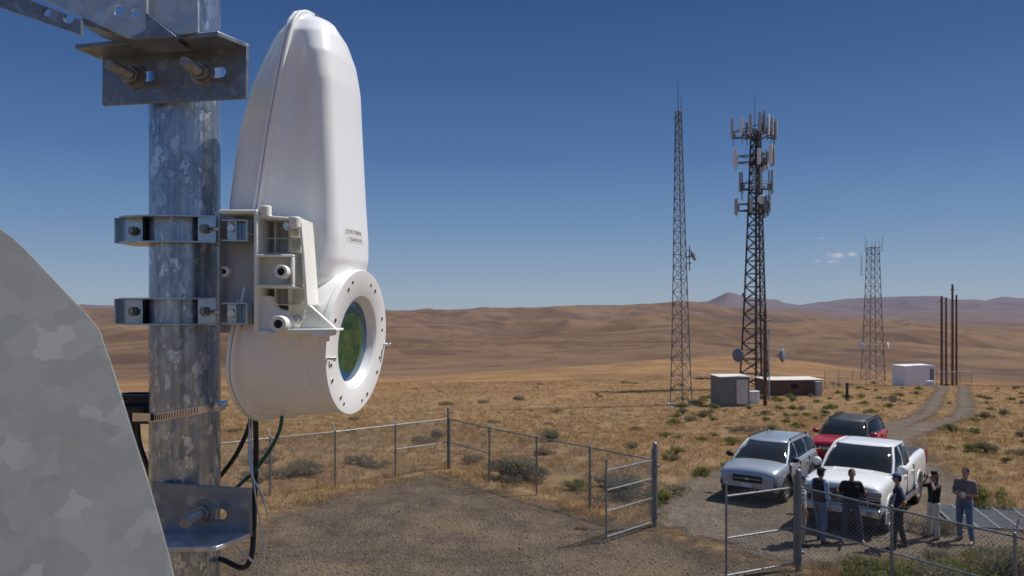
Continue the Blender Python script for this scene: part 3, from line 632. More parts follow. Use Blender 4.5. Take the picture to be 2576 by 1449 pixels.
def dish(e,c,ax,r,mat):
    c=V(c);ax=V(ax).normalized(); o=mk(MB().lathe(c,ax,[(.02,-.28*r),(.5*r,-.2*r),(.85*r,-.05*r),(r,.08*r),(r,.3*r),(.95*r,.36*r),(.5*r,.45*r),(.01,.5*r)],28),'dish_antenna',mat,e,loc=(0,0,0))
    mk(MB().cyl(c-ax*.28*r,c-ax*(.28*r+.35),.06,.06,8),'dish_mount','tower_dark',e,loc=(0,0,0))
b1=G(1715,64); t1=empty('lattice_tower',b1,'slender grey lattice tower with whip antenna and one dish','tower')
h=W(0,280,64).z-b1.z; a,b2=lattice(h,1.75,.48,26,3,.042,.023,.4,.8); lean=-.26
for mbx in(a,b2):
    mbx.v=[V((q.x+lean*q.z/h,q.y,q.z)) for q in mbx.v]
mk(a,'tower_leg_frame','tower_grey',t1,loc=(0,0,0)); mk(b2,'tower_bracing','tower_grey',t1,loc=(0,0,0),smooth=False)
mk(MB().cyl((lean,0,h-1),(lean-.05,0,h+2.3),.04,.02,8).cyl((lean+.2,0,h-2.5),(lean+.22,0,h+1.2),.03,.02,8).cyl((lean-.25,0,h-3),(lean-.25,0,h),.03,.03,8),'whip_antenna','tower_grey',t1,loc=(0,0,0))
zd=W(0,643,64).z-b1.z; mk(MB().strut((.3,0,zd-.6),(.8,0,zd-.6),.03).strut((.3,0,zd+.5),(.8,0,zd+.3),.03).cyl((.62,0,zd-1.2),(.62,0,zd+.8),.04,.04,8),'dish_arm','tower_dark',t1,loc=(0,0,0)); dish(t1,(.85,-.1,zd),(.75,-.3,.25),.46,'dish_grey')
for dx in(-.85,.85): mk(MB().box((dx-.3,-.3,-.2),(dx+.3,.3,.12)),'footing','antenna',t1,loc=(0,0,0),bevel=.02)
D2=95; b1=G(1903,D2); t2=empty('cell_tower',b1,'dark lattice cell tower crowded with panel antennas and dishes','tower')
h=W(0,330,D2).z-b1.z; a,b2=lattice(h,3.6,1.1,22,3,.12,.06,.52,.75)
mk(a,'tower_leg_frame','tower_dark',t2,loc=(0,0,0)); mk(b2,'tower_bracing','tower_dark',t2,loc=(0,0,0),smooth=False)
mb=MB()
for x in (.05,-.1): mb.strut((x,.1,0),(x,.1,h),.07)
for k in range(0,50): mb.box((-.18,.02,h*k/50),(.14,.1,h*k/50+.05))
mk(mb,'cable_ladder','tower_dark',t2,loc=(0,0,0),smooth=False)
def array(e,zc,R0,n,ph,hh,w,mats,skip=.15,up0=.35):
    mb=MB(); N=3
    cs=[V((R0*math.cos(ph+2*math.pi*i/N),R0*math.sin(ph+2*math.pi*i/N),zc)) for i in range(N)]
    for i in range(N):
        p,q=cs[i],cs[(i+1)%N]
        for dz in (-.45,.35): mb.strut(p+V((0,0,dz)),q+V((0,0,dz)),.06)
        mb.strut(V((0,0,zc-.3)),(p+q)/2+V((0,0,-.3)),.07); mb.strut(V((0,0,zc-1.3)),(p+q)/2+V((0,0,-.45)),.06); mb.strut(V((0,0,zc+.3)),p+V((0,0,.3)),.05); mb.strut(V((0,0,zc-.45)),p+V((0,0,-.45)),.05)
        for k in range(n):
            if random.random()<skip: continue
            t=(k+.12)/(n-.76) if n>1 else .5; c=p.lerp(q,min(.98,max(.02,t))); out=(p+q)/2; out.z=0; out.normalize()
            mb.cyl(c+V((0,0,-hh*.6)),c+V((0,0,hh*.62)),.04,.04,6)
            cc=c+out*.16; tx=V((-out.y,out.x,0)); z=V((0,0,1)); d=up0+random.uniform(-.12,.12); hh2=hh*random.uniform(.42,.56); w2=w*random.uniform(.8,1.15)
            pm=MB().prism([cc-tx*w2/2-out*.06+z*(d-hh2),cc+tx*w2/2-out*.06+z*(d-hh2),cc+tx*w2/2+out*.06+z*(d-hh2),cc+tx*w2*.3+out*.14+z*(d-hh2),cc-tx*w2*.3+out*.14+z*(d-hh2),cc-tx*w2/2+out*.06+z*(d-hh2)],z*2*hh2)
            mk(pm,'panel_antenna',random.choice(mats),e,loc=(0,0,0),bevel=.02)
            if random.random()<.6: mk(MB().box(c-out*.28+V((-.2,-.12,-.5)),c-out*.1+V((.2,.12,.2))),'radio_unit','dish_grey',e,loc=(0,0,0),bevel=.02)
    mk(mb,'antenna_frame','tower_dark',e,loc=(0,0,0),smooth=False)
zz=lambda v:W(0,v,D2).z-b1.z
array(t2,zz(332),2.95,4,.45,2.3,.42,['antenna','antenna','antenna_white','dish_grey'],.08,.6)
array(t2,zz(400),2.55,4,1.0,2.1,.42,['antenna','antenna_white','antenna_white'],.2,.1)
array(t2,zz(465),2.2,2,.3,2.8,.16,['antenna'],.1,.5)
array(t2,zz(520),2.45,3,.8,1.9,.38,['antenna','antenna','dish_grey'],.15,0)
mk(MB().cyl((-.2,0,h-1),(-.2,0,zz(235)),.05,.02,8).cyl((.25,0,h-1),(.25,0,zz(285)),.04,.03,8).cyl((-.6,0,h-1),(-.6,0,zz(290)),.04,.04,8),'whip_antenna','tower_dark',t2,loc=(0,0,0))
dish(t2,(.1,-1.75,zz(507)),(.1,-1,0),.55,'antenna_white')
dish(t2,(-2.25,-.6,zz(893)),(-.8,-.55,0),.8,'dish_grey'); dish(t2,(2.75,-.6,zz(893)),(.85,-.5,.0),.82,'dish_grey')
dish(t2,(-1.6,-.2,zz(742)),(-.9,-.4,0),.25,'dish_grey')
mk(MB().strut((-2,0,zz(905)),(2.4,0,zz(905)),.06).strut((-2,0,zz(880)),(2.4,0,zz(880)),.05),'dish_frame','tower_dark',t2,loc=(0,0,0),smooth=False)
D3=130; b1=G(2196,D3); t3=empty('lattice_tower',b1,'grey four legged lattice tower with rod antennas on top','tower')
h=W(0,622,D3).z-b1.z; a,b2=lattice(h,2.75,1.35,13,4,.055,.030,math.pi/4+.1,.8)
mk(a,'tower_leg_frame','tower_grey',t3,loc=(0,0,0)); mk(b2,'tower_bracing','tower_grey',t3,loc=(0,0,0),smooth=False)
mb=MB().strut((-1.3,0,h),(1.6,0,h),.05).strut((0,-1.2,h),(0,1.2,h),.05)
for x,t in((-1.3,1.9),(-1.0,1.2),(-.2,.9),(.3,1.4),(1.0,1.1),(1.55,1.7),(1.3,.8)): mb.cyl((x,-.1,h-.8),(x,-.1,h+t),.035,.025,6)
mk(mb,'rod_antenna','tower_grey',t3,loc=(0,0,0)); mb=MB()
mb.cyl((-1.9,0,h-4.7),(-1.9,0,h-1.3),.04,.04,6)
for k in range(8): mb.strut((-2.2,0,h-4.4+k*.4),(-1.3,0,h-4.4+k*.4),.02)
mk(mb,'side_antenna','tower_grey',t3,loc=(0,0,0))
z=W(0,868,D3).z-b1.z; dish(t3,(-2.0,-.3,z),(-.7,-.7,0),.5,'antenna_white'); dish(t3,(2.2,-.3,z-.1),(.8,-.6,0),.5,'antenna_white'); dish(t3,(-1.7,.5,z+.4),(-.5,.7,0),.3,'dish_grey')
mk(MB().strut((-1.9,0,z),(2,0,z),.05),'dish_frame','tower_grey',t3,loc=(0,0,0),smooth=False)
for u,d,vt,r,lab in((1925,63,780,.16,'dark weathered timber pole beside the equipment shelter'),(2369,113,745,.19,'dark brown timber pole standing in a cluster'),(2380,116,748,.16,'dark brown timber pole standing in a cluster'),(2396,113,715,.19,'tall dark brown timber pole with top hardware'),(2406,117,742,.17,'dark brown timber pole standing in a cluster')):
    q=G(u,d); h=W(0,vt,d).z-q.z; e=empty('timber_pole',q,lab,'pole',group='timber poles on the hilltop')
    mk(MB().cyl((0,0,-.3),(0,0,h),r,r*.75,14),'shaft','wood',e,loc=(0,0,0),ang=60)
    mb=MB().strut((-.35,-.1,h-.8),(.35,-.1,h-.8),.06)
    for k in range(6): mb.strut((-r-.1,-.05,h*.3+k*h*.1),(r+.1,-.05,h*.3+k*h*.1),.025)
    mk(mb,'pole_hardware','tower_dark',e,loc=(0,0,0),smooth=False)
q=G(1935,70); mk(MB().cyl(q-V((0,0,.2)),V((q.x,q.y,W(0,830,70).z)),.06,.05,10).cyl(V((q.x,q.y,W(0,838,70).z)),V((q.x,q.y,W(0,826,70).z)),.14,.14,10),'antenna_post','antenna',origin=q,label='thin grey metal antenna post beside a timber pole',category='post')
# ------------------------------------------------------------ buildings
def ribbed(name,col,dark=.75,freq=6,rough=.6):
    m,nt,b=newmat(name); v=objco(nt); sp=nt.nodes.new('ShaderNodeSeparateXYZ'); lk(nt,v,sp.inputs[0])
    s=mth(nt,'ADD',sp.outputs[0],sp.outputs[1]); f=mth(nt,'FRACT',mth(nt,'MULTIPLY',s,freq)); l=mth(nt,'LESS_THAN',f,.2)
    nz=noise_n(nt,1.5,6,v,.7); c=ramp(nt,nz,[(.3,[x*.8 for x in col]),(.7,col)])
    c=mixc(nt,mth(nt,'MULTIPLY',l,1-dark),c,(0,0,0)); lk(nt,c,b.inputs['Base Color']); b.inputs['Roughness'].default_value=rough; return m
M['ribgrey']=ribbed('ribbed_grey_panel',(.24,.235,.22),.6,4); M['brownwall']=ribbed('brown_block',(.13,.08,.06),.8,2)
M['roofwhite']=simple('pale_roof',(.6,.58,.53),.7,0,.1,2); M['door']=simple('pale_door',(.6,.58,.55),.5,0,.06,2); M['concrete']=simple('concrete',(.35,.33,.30),.9,0,.15,3); M['boxwhite']=simple('white_box_panel',(.84,.84,.84),.5,0,.04,1)
def shed(u,d,w,dp,h,yaw,wall,roof,label,door=None,over=.12,cat='building',rt=.10):
    q=G(u,d); e=empty('equipment_shelter',q,label,cat,rotz=yaw,group='equipment shelters on the hilltop')
    mk(MB().box((-w/2-.1,-dp/2-.1,-1.0),(w/2+.1,dp/2+.1,.1)),'foundation','concrete',e,loc=(0,0,0))
    mk(MB().box((-w/2,-dp/2,.1),(w/2,dp/2,h)),'wall',wall,e,loc=(0,0,0),bevel=.02)
    mk(MB().hexa([(-w/2-over,-dp/2-over,h),(w/2+over,-dp/2-over,h),(w/2+over,dp/2+over,h),(-w/2-over,dp/2+over,h),(-w/2-over,-dp/2-over,h+rt*.6),(w/2+over,-dp/2-over,h+rt*.6),(w/2+over,dp/2+over,h+rt),(-w/2-over,dp/2+over,h+rt)]),'roof',roof,e,loc=(0,0,0),bevel=.02)
    for x0,x1,z0,z1,mt,nm in(door or []):
        mk(MB().box((x0,-dp/2-.05,z0),(x1,-dp/2+.02,z1)),nm,mt,e,loc=(0,0,0),bevel=.01)
        if nm=='door': mk(MB().box((x0-.05,-dp/2-.03,z0),(x0-.003,-dp/2+.02,z1+.05)).box((x1+.003,-dp/2-.03,z0),(x1+.05,-dp/2+.02,z1+.05)).cyl((x0+.1,-dp/2-.05,z0+1),(x0+.1,-dp/2-.13,z0+1),.03,.03,8),'door_frame','ribgrey',e,loc=(0,0,0))
    return e
shed(1836,63.0,2.45,1.9,2.35,.12,'ribgrey','roofwhite','grey ribbed metal equipment shelter with pale door',[(.15,1.05,.25,2.15,'door','door')],cat='shelter',over=.08)
shed(1984,81,5.6,3,1.65,.10,'brownwall','roofwhite','long low brown block building with pale roof',[(2.1,2.6,.2,1.4,'ribgrey','door'),(-.4,.3,.8,1.25,'hole','window')],.12)
e=shed(2297,112,5.1,2.4,3.0,.30,'boxwhite','boxwhite','smooth white box style equipment building beside the road',[(1.75,2.45,.5,2.6,'dish_grey','dark_end_panel')],.05)  # dark front strip stands in for the box's dark right end
def cabinet(u,d,w,dp,h,mat,label,name='utility_cabinet'):
    q=G(u,d); e=empty(name,q,label,'cabinet',group='utility cabinets near the towers')
    mk(MB().box((-w/2,-dp/2,-.2),(w/2,dp/2,h)),'cabinet_body',mat,e,loc=(0,0,0),bevel=.03); mk(MB().box((-w/2+.06,-dp/2-.03,.2),(-.02,-dp/2+.01,h-.1)).box((.02,-dp/2-.03,.2),(w/2-.06,-dp/2+.01,h-.1)),'door',mat,e,loc=(0,0,0),bevel=.01)
    mk(MB().box((-w/2-.04,-dp/2-.04,h),(w/2+.04,dp/2+.04,h+.06)),'lid',mat,e,loc=(0,0,0),bevel=.01)
cabinet(1897,66,.7,.6,1.0,'antenna_white','small white metal utility cabinet'); cabinet(2058,79,.5,.5,1.4,'antenna','grey utility cabinet beside brown building'); cabinet(2131,72,.22,.2,1.5,'tower_dark','slim dark utility pedestal in the brush'); cabinet(2340,100,.8,.6,.6,'antenna_white','low white utility box near the building')
q=G(1742,64); e=empty('cable_bridge',q,'steel cable bridge linking lattice tower and shelter','cable bridge')
x1=(1797-1742)/FP*64; mk(MB().strut((0,0,2.15),(x1,0,2.15),.05).strut((0,0,2.3),(x1,0,2.3),.03),'bridge_rail','tower_grey',e,loc=(0,0,0)); mk(MB().cyl((1.55,0,-.1),(1.55,0,2.2),.04,.04,8),'support_post','tower_grey',e,loc=(0,0,0))
fence_run('chain_link_fence',[((u-CX)/FP*d,d) for u,d in((2075,98),(2110,100),(2145,102),(2180,104),(2225,106))],2.1,'chain link enclosure fence at the foot of the tower',{},grp='fences around the tower sites',arm_dir=(0,0))
fence_run('chain_link_fence',[((u-CX)/FP*d,d) for u,d in((2355,108),(2385,108),(2415,108),(2445,108))],2.1,'chain link fence around the timber poles',{},grp='fences around the tower sites',arm_dir=(0,0))
# ------------------------------------------------------------ vehicles
def paint(name,col,rough=.22,metal=0,dust=.15):
    m,nt,b=newmat(name); v=objco(nt); c=mixc(nt,mapr(nt,noise_n(nt,2.5,6,v,.7),.45,.75,0,dust),col,(.30,.25,.19)); lk(nt,c,b.inputs['Base Color'])
    b.inputs['Roughness'].default_value=rough; b.inputs['Metallic'].default_value=metal; b.inputs['Coat Weight'].default_value=.6; b.inputs['Coat Roughness'].default_value=.06; return m
M['p_white']=paint('white_car_paint',(.80,.80,.79)); M['p_blue']=paint('silver_grey_paint',(.36,.395,.435),.32,.4); M['p_red']=paint('red_car_paint',(.42,.012,.02),.25,.1,.06)
M['glass']=simple('tinted_car_glass',(.012,.014,.016),.05,0,.1,3,0,0,.35); M['plastic']=simple('black_trim',(.02,.02,.021),.55,0,.2,10); M['chrome']=simple('chrome',(.6,.6,.6),.15,1,.05,5)
M['tyre']=simple('tyre_rubber',(.02,.02,.02),.8,0,.2,10); M['lamp']=simple('headlamp_lens',(.35,.37,.4),.12,.2,.05,10); M['rim']=simple('alloy',(.45,.45,.46),.3,.8,.1,10); M['plate']=simple('licence_plate',(.6,.6,.62),.5,0,.05,10)
M['amber']=simple('amber_lamp',(.5,.15,.02),.3,0,.05,10); M['tail']=simple('tail_lamp',(.3,.01,.01),.2,0,.05,10)
def car(name,loc,fwd,S,label):
    e=empty(name,loc,label,'pickup truck' if name=='pickup_truck' else 'car',rotz=math.atan2(fwd[1],fwd[0]))
    st=S['st']; mb=MB(); rings=[]
    for x,hw,zb,zt,cr in st:
        sec=[(0,zb),(hw*.8,zb),(hw*.95,zb+.05),(hw*.985,zb+.18),(hw,(zb+zt)*.5+.05),(hw*.975,zt-.14),(hw*.94,zt-.05),(hw*.86,zt),(hw*.5,zt+cr*.8),(0,zt+cr)]
        rings.append([V((x,y,z)) for y,z in sec]+[V((x,-y,z)) for y,z in sec[-2:0:-1]])
    K=len(rings[0]); fs=[]
    for j in range(len(rings)-1):
        for i in range(K): fs.append([j*K+i,j*K+(i+1)%K,(j+1)*K+(i+1)%K,(j+1)*K+i])
    fs+=[list(range(K)),[(len(rings)-1)*K+i for i in range(K)]]
    mb.add([q for r in rings for q in r],fs); body=mk(mb,'body',S['paint'],e,loc=(0,0,0))
    s=body.modifiers.new('s','SUBSURF'); s.levels=2; s.render_levels=2; bake(body)
    q=MB(); wr=S['wr']
    for ax in S['axles']:
        for sd in(-1,1): q.cyl((ax,sd*(S['hw']-.32),wr),(ax,sd*(S['hw']+.3),wr),wr+.07,wr+.07,28)
    if 'bed' in S: q.box(S['bed'][0],S['bed'][1])
    cut(body,q); body.data.shade_smooth(); body.data.set_sharp_from_angle(angle=math.radians(38))
    for ax in S['axles']:
        for sd in(-1,1):
            y=sd*(S['hw']-.004); pr=MB(); n=18; o_=[];i_=[]
            for k in range(n+1):
                t=math.pi*(-.08+1.16*k/n); o_.append(V((ax+math.cos(t)*(wr+.12),y-sd*.02,wr+math.sin(t)*(wr+.12)))); i_.append(V((ax+math.cos(t)*(wr+.065),y-sd*.02,wr+math.sin(t)*(wr+.065))))
            for k in range(n): pr.prism([o_[k],o_[k+1],i_[k+1],i_[k]],(0,sd*.035,0))
            mk(pr,'wheel_arch',S.get('arch','plastic'),e,loc=(0,0,0))
            w=empty('wheel',(ax,sd*(S['hw']-.13),wr),None,None); w.parent=e
            mk(MB().lathe((0,0,0),(0,1,0),[(wr*.62,-.10),(wr*.9,-.115),(wr*.985,-.09),(wr,-.05),(wr,.05),(wr*.985,.09),(wr*.9,.115),(wr*.62,.10)],36),'tyre','tyre',w,loc=(0,0,0))
            rm=MB().lathe((0,0,0),(0,1,0),[(wr*.63,-.10),(wr*.63,.10),(wr*.58,.09),(wr*.56,-.09),(wr*.63,-.10)],32).cyl((0,sd*.04,0),(0,sd*.085,0),wr*.17,wr*.14,16)
            for k in range(6):
                a=2*math.pi*k/6+.3; d=V((math.cos(a),0,math.sin(a))); tt=V((-math.sin(a),0,math.cos(a))); yy=V((0,sd*.055,0))
                rm.prism([yy+d*wr*.12-tt*.035,yy+d*wr*.12+tt*.035,yy+d*wr*.59+tt*.028,yy+d*wr*.59-tt*.028],(0,sd*.025,0))
            mk(rm,'rim','rim',w,loc=(0,0,0)); mk(MB().cyl((0,sd*.0,0),(0,sd*.02,0),wr*.57,wr*.57,24),'brake','plastic',w,loc=(0,0,0))
    g=S['gh']; (xf0,xf1,xr1,xr0,zb,zt,hb,ht)=g
    def loop(x0,x1,h,z):
        return [V((x0+.03,-h*.3,z)),V((x0-.03,-h+.14,z)),V((x0-.16,-h,z)),V((x1+.08,-h,z)),V((x1,-h+.14,z)),V((x1,h-.14,z)),V((x1+.08,h,z)),V((x0-.16,h,z)),V((x0-.03,h-.14,z)),V((x0+.03,h*.3,z))]
    lo=loop(xf0,xr0,hb,zb); hi=loop(xf1,xr1,ht,zt); nn=10
    midl=[a.lerp(b,.5)+V((.02 if a.x>0 else -.02,math.copysign(.02,a.y),0)) for a,b in zip(lo,hi)]
    mk(MB().add(lo+midl+hi,[[i,(i+1)%nn,nn+(i+1)%nn,nn+i] for i in range(nn)]+[[nn+i,nn+(i+1)%nn,2*nn+(i+1)%nn,2*nn+i] for i in range(nn)]+[list(range(2*nn,3*nn))]),'window_glass','glass',e,loc=(0,0,0),ang=50)
    r1=loop(xf1+.03,xr1-.04,ht+.012,zt-.045); r2=loop(xf1-.02,xr1+.02,ht-.03,zt+.015); r3=loop(xf1-.28,xr1+.25,ht-.28,zt+.055)
    fsr=[[i,(i+1)%nn,nn+(i+1)%nn,nn+i] for i in range(nn)]+[[nn+i,nn+(i+1)%nn,2*nn+(i+1)%nn,2*nn+i] for i in range(nn)]+[list(range(2*nn,3*nn)),list(range(nn))[::-1]]
    mk(MB().add(r1+r2+r3,fsr),'roof',S.get('roofpaint',S['paint']),e,loc=(0,0,0),ang=80)
    for sd in(-1,1):
        pm=MB()
        pts_a=[V((xf0-.13,sd*(hb-.015),zb-.03)),V(((xf0+xf1)/2-.10,sd*((hb+ht)/2+.015),(zb+zt)/2)),V((xf1-.12,sd*(ht-.01),zt-.01)),V(((xf1+xr1)/2,sd*(ht+.004),zt+.0)),V((xr1+.05,sd*(ht-.01),zt-.02)),V(((xr0+xr1)/2+.06,sd*((hb+ht)/2),(zb+zt)/2)),V((xr0+.06,sd*(hb-.03),zb-.03))]
        pm.tube(pts_a,.036,8)
        pm.prism([V((xr0+.02,sd*(hb+.006),zb-.03)),V((xr0+.30,sd*(hb+.006),zb-.03)),V((xr1+.22,sd*(ht+.010),zt)),V((xr1+.04,sd*(ht+.01),zt))],(0,-sd*.03,0))
        for xb in S['pillars']:
            pm.prism([V((xb[0]+xb[1]/2,sd*(hb+.004),zb-.02)),V((xb[0]-xb[1]/2,sd*(hb+.004),zb-.02)),V((xb[0]-xb[1]/2,sd*((hb+ht)/2+.024),(zb+zt)/2)),V((xb[0]-xb[1]/2,sd*(ht+.004),zt)),V((xb[0]+xb[1]/2-.02,sd*(ht+.004),zt)),V((xb[0]+xb[1]/2-.01,sd*((hb+ht)/2+.024),(zb+zt)/2))],(0,-sd*.02,0))
        mk(pm,'pillar',S.get('pillarpaint',S['paint']),e,loc=(0,0,0))
        mx_=xf0-.35; mm=MB().ell((mx_,sd*(hb+.17),zb+.12),(.09,.12,.09*S.get('mir',1)),14,10); mm.cyl((mx_,sd*(hb-.02),zb+.03),(mx_,sd*(hb+.12),zb+.08),.025,.025,8)
        mk(mm,'mirror',S.get('mirp',S['paint']),e,loc=(0,0,0))
        for xh in S['doors']: mk(MB().box((xh-.10,sd*(S['hw']-.02),zb-.20),(xh+.10,sd*(S['hw']+.022),zb-.165)),'door_handle',S.get('handle','plastic'),e,loc=(0,0,0),bevel=.008)
        for xs in S['seams']: mk(MB().box((xs-.006,sd*(S['hw']-.05),S['zs']),(xs+.006,sd*(S['hw']+.003),zb-.04)),'door_seam','hole',e,loc=(0,0,0),smooth=False)
        sk=S['skirt']; mk(MB().box((S['axles'][1]+wr+.12,sd*(S['hw']-.06),sk[0]),(S['axles'][0]-wr-.12,sd*(S['hw']+.012),sk[1])),'side_skirt',sk[2],e,loc=(0,0,0),bevel=.02)
    mk(MB().box((xf0-.02,-hb+.12,zb-.005),(xf0+.07,hb-.12,zb+.02)),'cowl','plastic',e,loc=(0,0,0),bevel=.01)
    for nm,mt,bx,bv in S['front']:
        for bb in bx:
            q=MB()
            if len(bb)==2: q.box(*bb)
            else: q.prism([V(k) for k in bb[:-1]],V(bb[-1]))
            mk(q,nm,mt,e,loc=(0,0,0),bevel=bv)
    mk(MB().box((st[-1][0]+.1,-S['hw']*.8,.22),(st[0][0]-.15,S['hw']*.8,S['st'][3][2]+.12)),'underbody','plastic',e,loc=(0,0,0))
    return e
pick=dict(paint='p_white',hw=1.0,wr=.42,axles=(1.98,-1.72),arch='p_white',st=[(2.86,.84,.55,1.12,.02),(2.84,.96,.48,1.20,.04),(2.70,.985,.46,1.25,.06),(2.3,1.0,.45,1.29,.08),(1.6,1.0,.45,1.32,.07),(1.15,1.0,.45,1.30,.04),(.2,1.0,.45,1.30,.02),(-.9,1.0,.45,1.32,.0),(-1.0,1.0,.45,1.40,.0),(-2.0,1.0,.48,1.42,.0),(-2.8,.99,.55,1.42,.0),(-2.9,.96,.6,1.40,.0)],
 bed=((-1.05,-.82,.9),(-2.8,.82,1.6)),gh=(1.38,.62,-.72,-.93,1.27,1.88,.90,.74),pillars=[(.02,.13)],doors=[.18,-.72],seams=[1.05,-.02,-.92],zs=.55,skirt=(.38,.50,'chrome'),mir=1.35,mirp='p_white',handle='p_white',
 front=[('grille','plastic',[((2.80,-.64,.74),(2.90,.64,1.14))],.02),('grille_bar','chrome',[((2.885,-.66,.92),(2.925,.66,.965)),((2.885,-.62,1.10),(2.915,.62,1.13)),((2.885,-.62,.745),(2.915,.62,.77))],.008),('grille_mesh','chrome',[((2.895,-.62,z),(2.905,.62,z+.012)) for z in(.81,.86,1.01,1.055)],.002),
  ('headlight','lamp',[((2.78,.65,1.0),(2.882,.97,1.13))],.03),('headlight','lamp',[((2.78,-.97,1.0),(2.882,-.65,1.13))],.03),('turn_signal','amber',[((2.80,.67,.93),(2.875,.95,.965))],.01),('turn_signal','amber',[((2.80,-.95,.93),(2.875,-.67,.965))],.01),('lower_lamp','plastic',[((2.8,.67,.72),(2.868,.94,.90)),((2.8,-.94,.72),(2.868,-.67,.90))],.02),
  ('bumper','chrome',[((2.78,-.98,.50),(2.97,.98,.70))],.05),('air_dam','plastic',[((2.75,-.9,.30),(2.9,.9,.49))],.03),('bumper_intake','plastic',[((2.9,-.45,.53),(2.978,.45,.62))],.01),('licence_plate','plate',[((2.96,-.16,.55),(2.99,.16,.68))],.004),
  ('hood_bulge','p_white',[[(2.6,-.42,1.27),(2.6,.42,1.27),(1.5,.50,1.36),(1.5,-.50,1.36),(0,0,.03)]],.03),
  ('bed_cover','plastic',[((-1.06,-.84,1.36),(-2.78,.84,1.40))],.01),('tailgate','p_white',[((-2.93,-.8,.7),(-2.89,.8,1.38))],.01),('taillight','tail',[((-2.93,.83,.95),(-2.85,.985,1.35)),((-2.93,-.985,.95),(-2.85,-.83,1.35))],.01),('rear_bumper','chrome',[((-3.02,-.97,.50),(-2.86,.97,.68))],.03)])
pf=V((-.604,-.797,0)).normalized(); pl=V((.797,-.604,0))
ctr=V((9.35,19.95,0))-pl*.87-pf*1.98; car('pickup_truck',(ctr.x,ctr.y,.02),pf,pick,'white crew cab pickup truck parked on the gravel')
cross=dict(paint='p_blue',hw=.90,wr=.355,axles=(1.33,-1.33),arch='plastic',st=[(2.20,.66,.42,.78,.03),(2.16,.80,.33,.90,.06),(2.0,.87,.30,.98,.07),(1.6,.895,.29,1.03,.08),(1.0,.90,.28,1.06,.06),(.6,.90,.28,1.07,.03),(-.4,.90,.28,1.08,.0),(-1.4,.90,.30,1.12,.0),(-1.9,.885,.34,1.12,.0),(-2.15,.84,.38,1.08,.0),(-2.22,.74,.45,.98,.0)],
 gh=(1.26,.42,-1.78,-2.10,1.03,1.54,.81,.63),pillars=[(.04,.10),(-.98,.10)],doors=[.16,-.75],seams=[1.0,.02,-.95],zs=.46,skirt=(.28,.46,'plastic'),handle='p_blue',pillarpaint='p_blue',mirp='plastic',
 front=[('grille','plastic',[((2.05,-.44,.60),(2.225,.44,.82))],.05),('grille_bar','chrome',[((2.20,-.40,.70),(2.235,.40,.72))],.006),('bumper_intake','plastic',[((1.98,-.74,.28),(2.215,.74,.47))],.05),('headlight','lamp',[[(2.20,.46,.70),(2.06,.80,.74),(1.98,.86,.86),(2.13,.48,.83),(.03,.02,0)]],.008),('headlight','lamp',[[(2.20,-.46,.70),(2.06,-.80,.74),(1.98,-.86,.86),(2.13,-.48,.83),(.03,-.02,0)]],.008),
 ('fog_lamp','plastic',[((1.98,.58,.44),(2.165,.82,.64)),((1.98,-.82,.44),(2.165,-.58,.64))],.05),('emblem','chrome',[((2.22,-.06,.68),(2.24,.06,.74))],.006),('licence_plate','plate',[((2.21,-.15,.48),(2.235,.15,.59))],.003),('taillight','tail',[((-2.2,.55,.88),(-2.05,.85,1.05)),((-2.2,-.85,.88),(-2.05,-.55,1.05))],.02),
 ('roof_rail','plastic',[((.25,.60,1.62),(-1.6,.635,1.65)),((.25,-.635,1.62),(-1.6,-.60,1.65))],.008),('rail_foot','plastic',[((.2,.60,1.55),(.12,.635,1.63)),((.2,-.635,1.55),(.12,-.60,1.63)),((-1.55,.60,1.55),(-1.47,.635,1.63)),((-1.55,-.635,1.55),(-1.47,-.60,1.63))],.008)])
cf=V((-.58,-.815,0)).normalized(); cl=V((-cf.y,cf.x,0)); ctr=V((7.85,23.0,0))-cl*.78-cf*1.33; car('parked_car',(ctr.x,ctr.y,.02),cf,cross,'silver grey crossover car with black cladding on gravel')
jeep=dict(cross); jeep.update(paint='p_red',roofpaint='plastic',pillarpaint='plastic',handle='p_red',mirp='p_red',hw=.91,wr=.35,gh=(1.0,.38,-1.65,-2.0,1.07,1.58,.81,.66),st=[(2.16,.70,.45,.84,.03),(2.13,.84,.34,.98,.05),(2.0,.89,.29,1.04,.06),(1.6,.91,.28,1.08,.06),(1.0,.91,.27,1.10,.04),(.6,.91,.27,1.10,.02),(-.4,.91,.27,1.11,.0),(-1.4,.91,.29,1.14,.0),(-1.9,.89,.33,1.14,.0),(-2.12,.84,.38,1.08,.0),(-2.2,.74,.45,.95,.0)],
 front=[('grille','plastic',[((2.05,-.60,.76),(2.185,.60,.90))],.02),('grille_slot','chrome',[((2.18,x-.05,.785),(2.195,x+.05,.875)) for x in(-.39,-.26,-.13,0,.13,.26,.39)],.005),('headlight','lamp',[((2.0,.60,.77),(2.155,.86,.90))],.02),('headlight','lamp',[((2.0,-.86,.77),(2.155,-.60,.90))],.02),('bumper_intake','plastic',[((1.98,-.68,.34),(2.19,.68,.55))],.04),('licence_plate','plate',[((2.185,-.15,.58),(2.21,.15,.69))],.003),('taillight','tail',[((-2.2,.55,.9),(-2.05,.84,1.02)),((-2.2,-.84,.9),(-2.05,-.55,1.02))],.02),('roof_rail','plastic',[((.2,.62,1.63),(-1.5,.65,1.665)),((.2,-.65,1.63),(-1.5,-.62,1.665))],.008),('rail_foot','plastic',[((.1,.62,1.56),(.02,.65,1.64)),((-1.4,.62,1.56),(-1.32,.65,1.64)),((.1,-.65,1.56),(.02,-.62,1.64)),((-1.4,-.65,1.56),(-1.32,-.62,1.64))],.008)])
jf=V((-.60,-.80,0)).normalized(); car('parked_car',(12.1,28.6,.02),jf,jeep,'red compact suv with black roof parked behind the pickup')
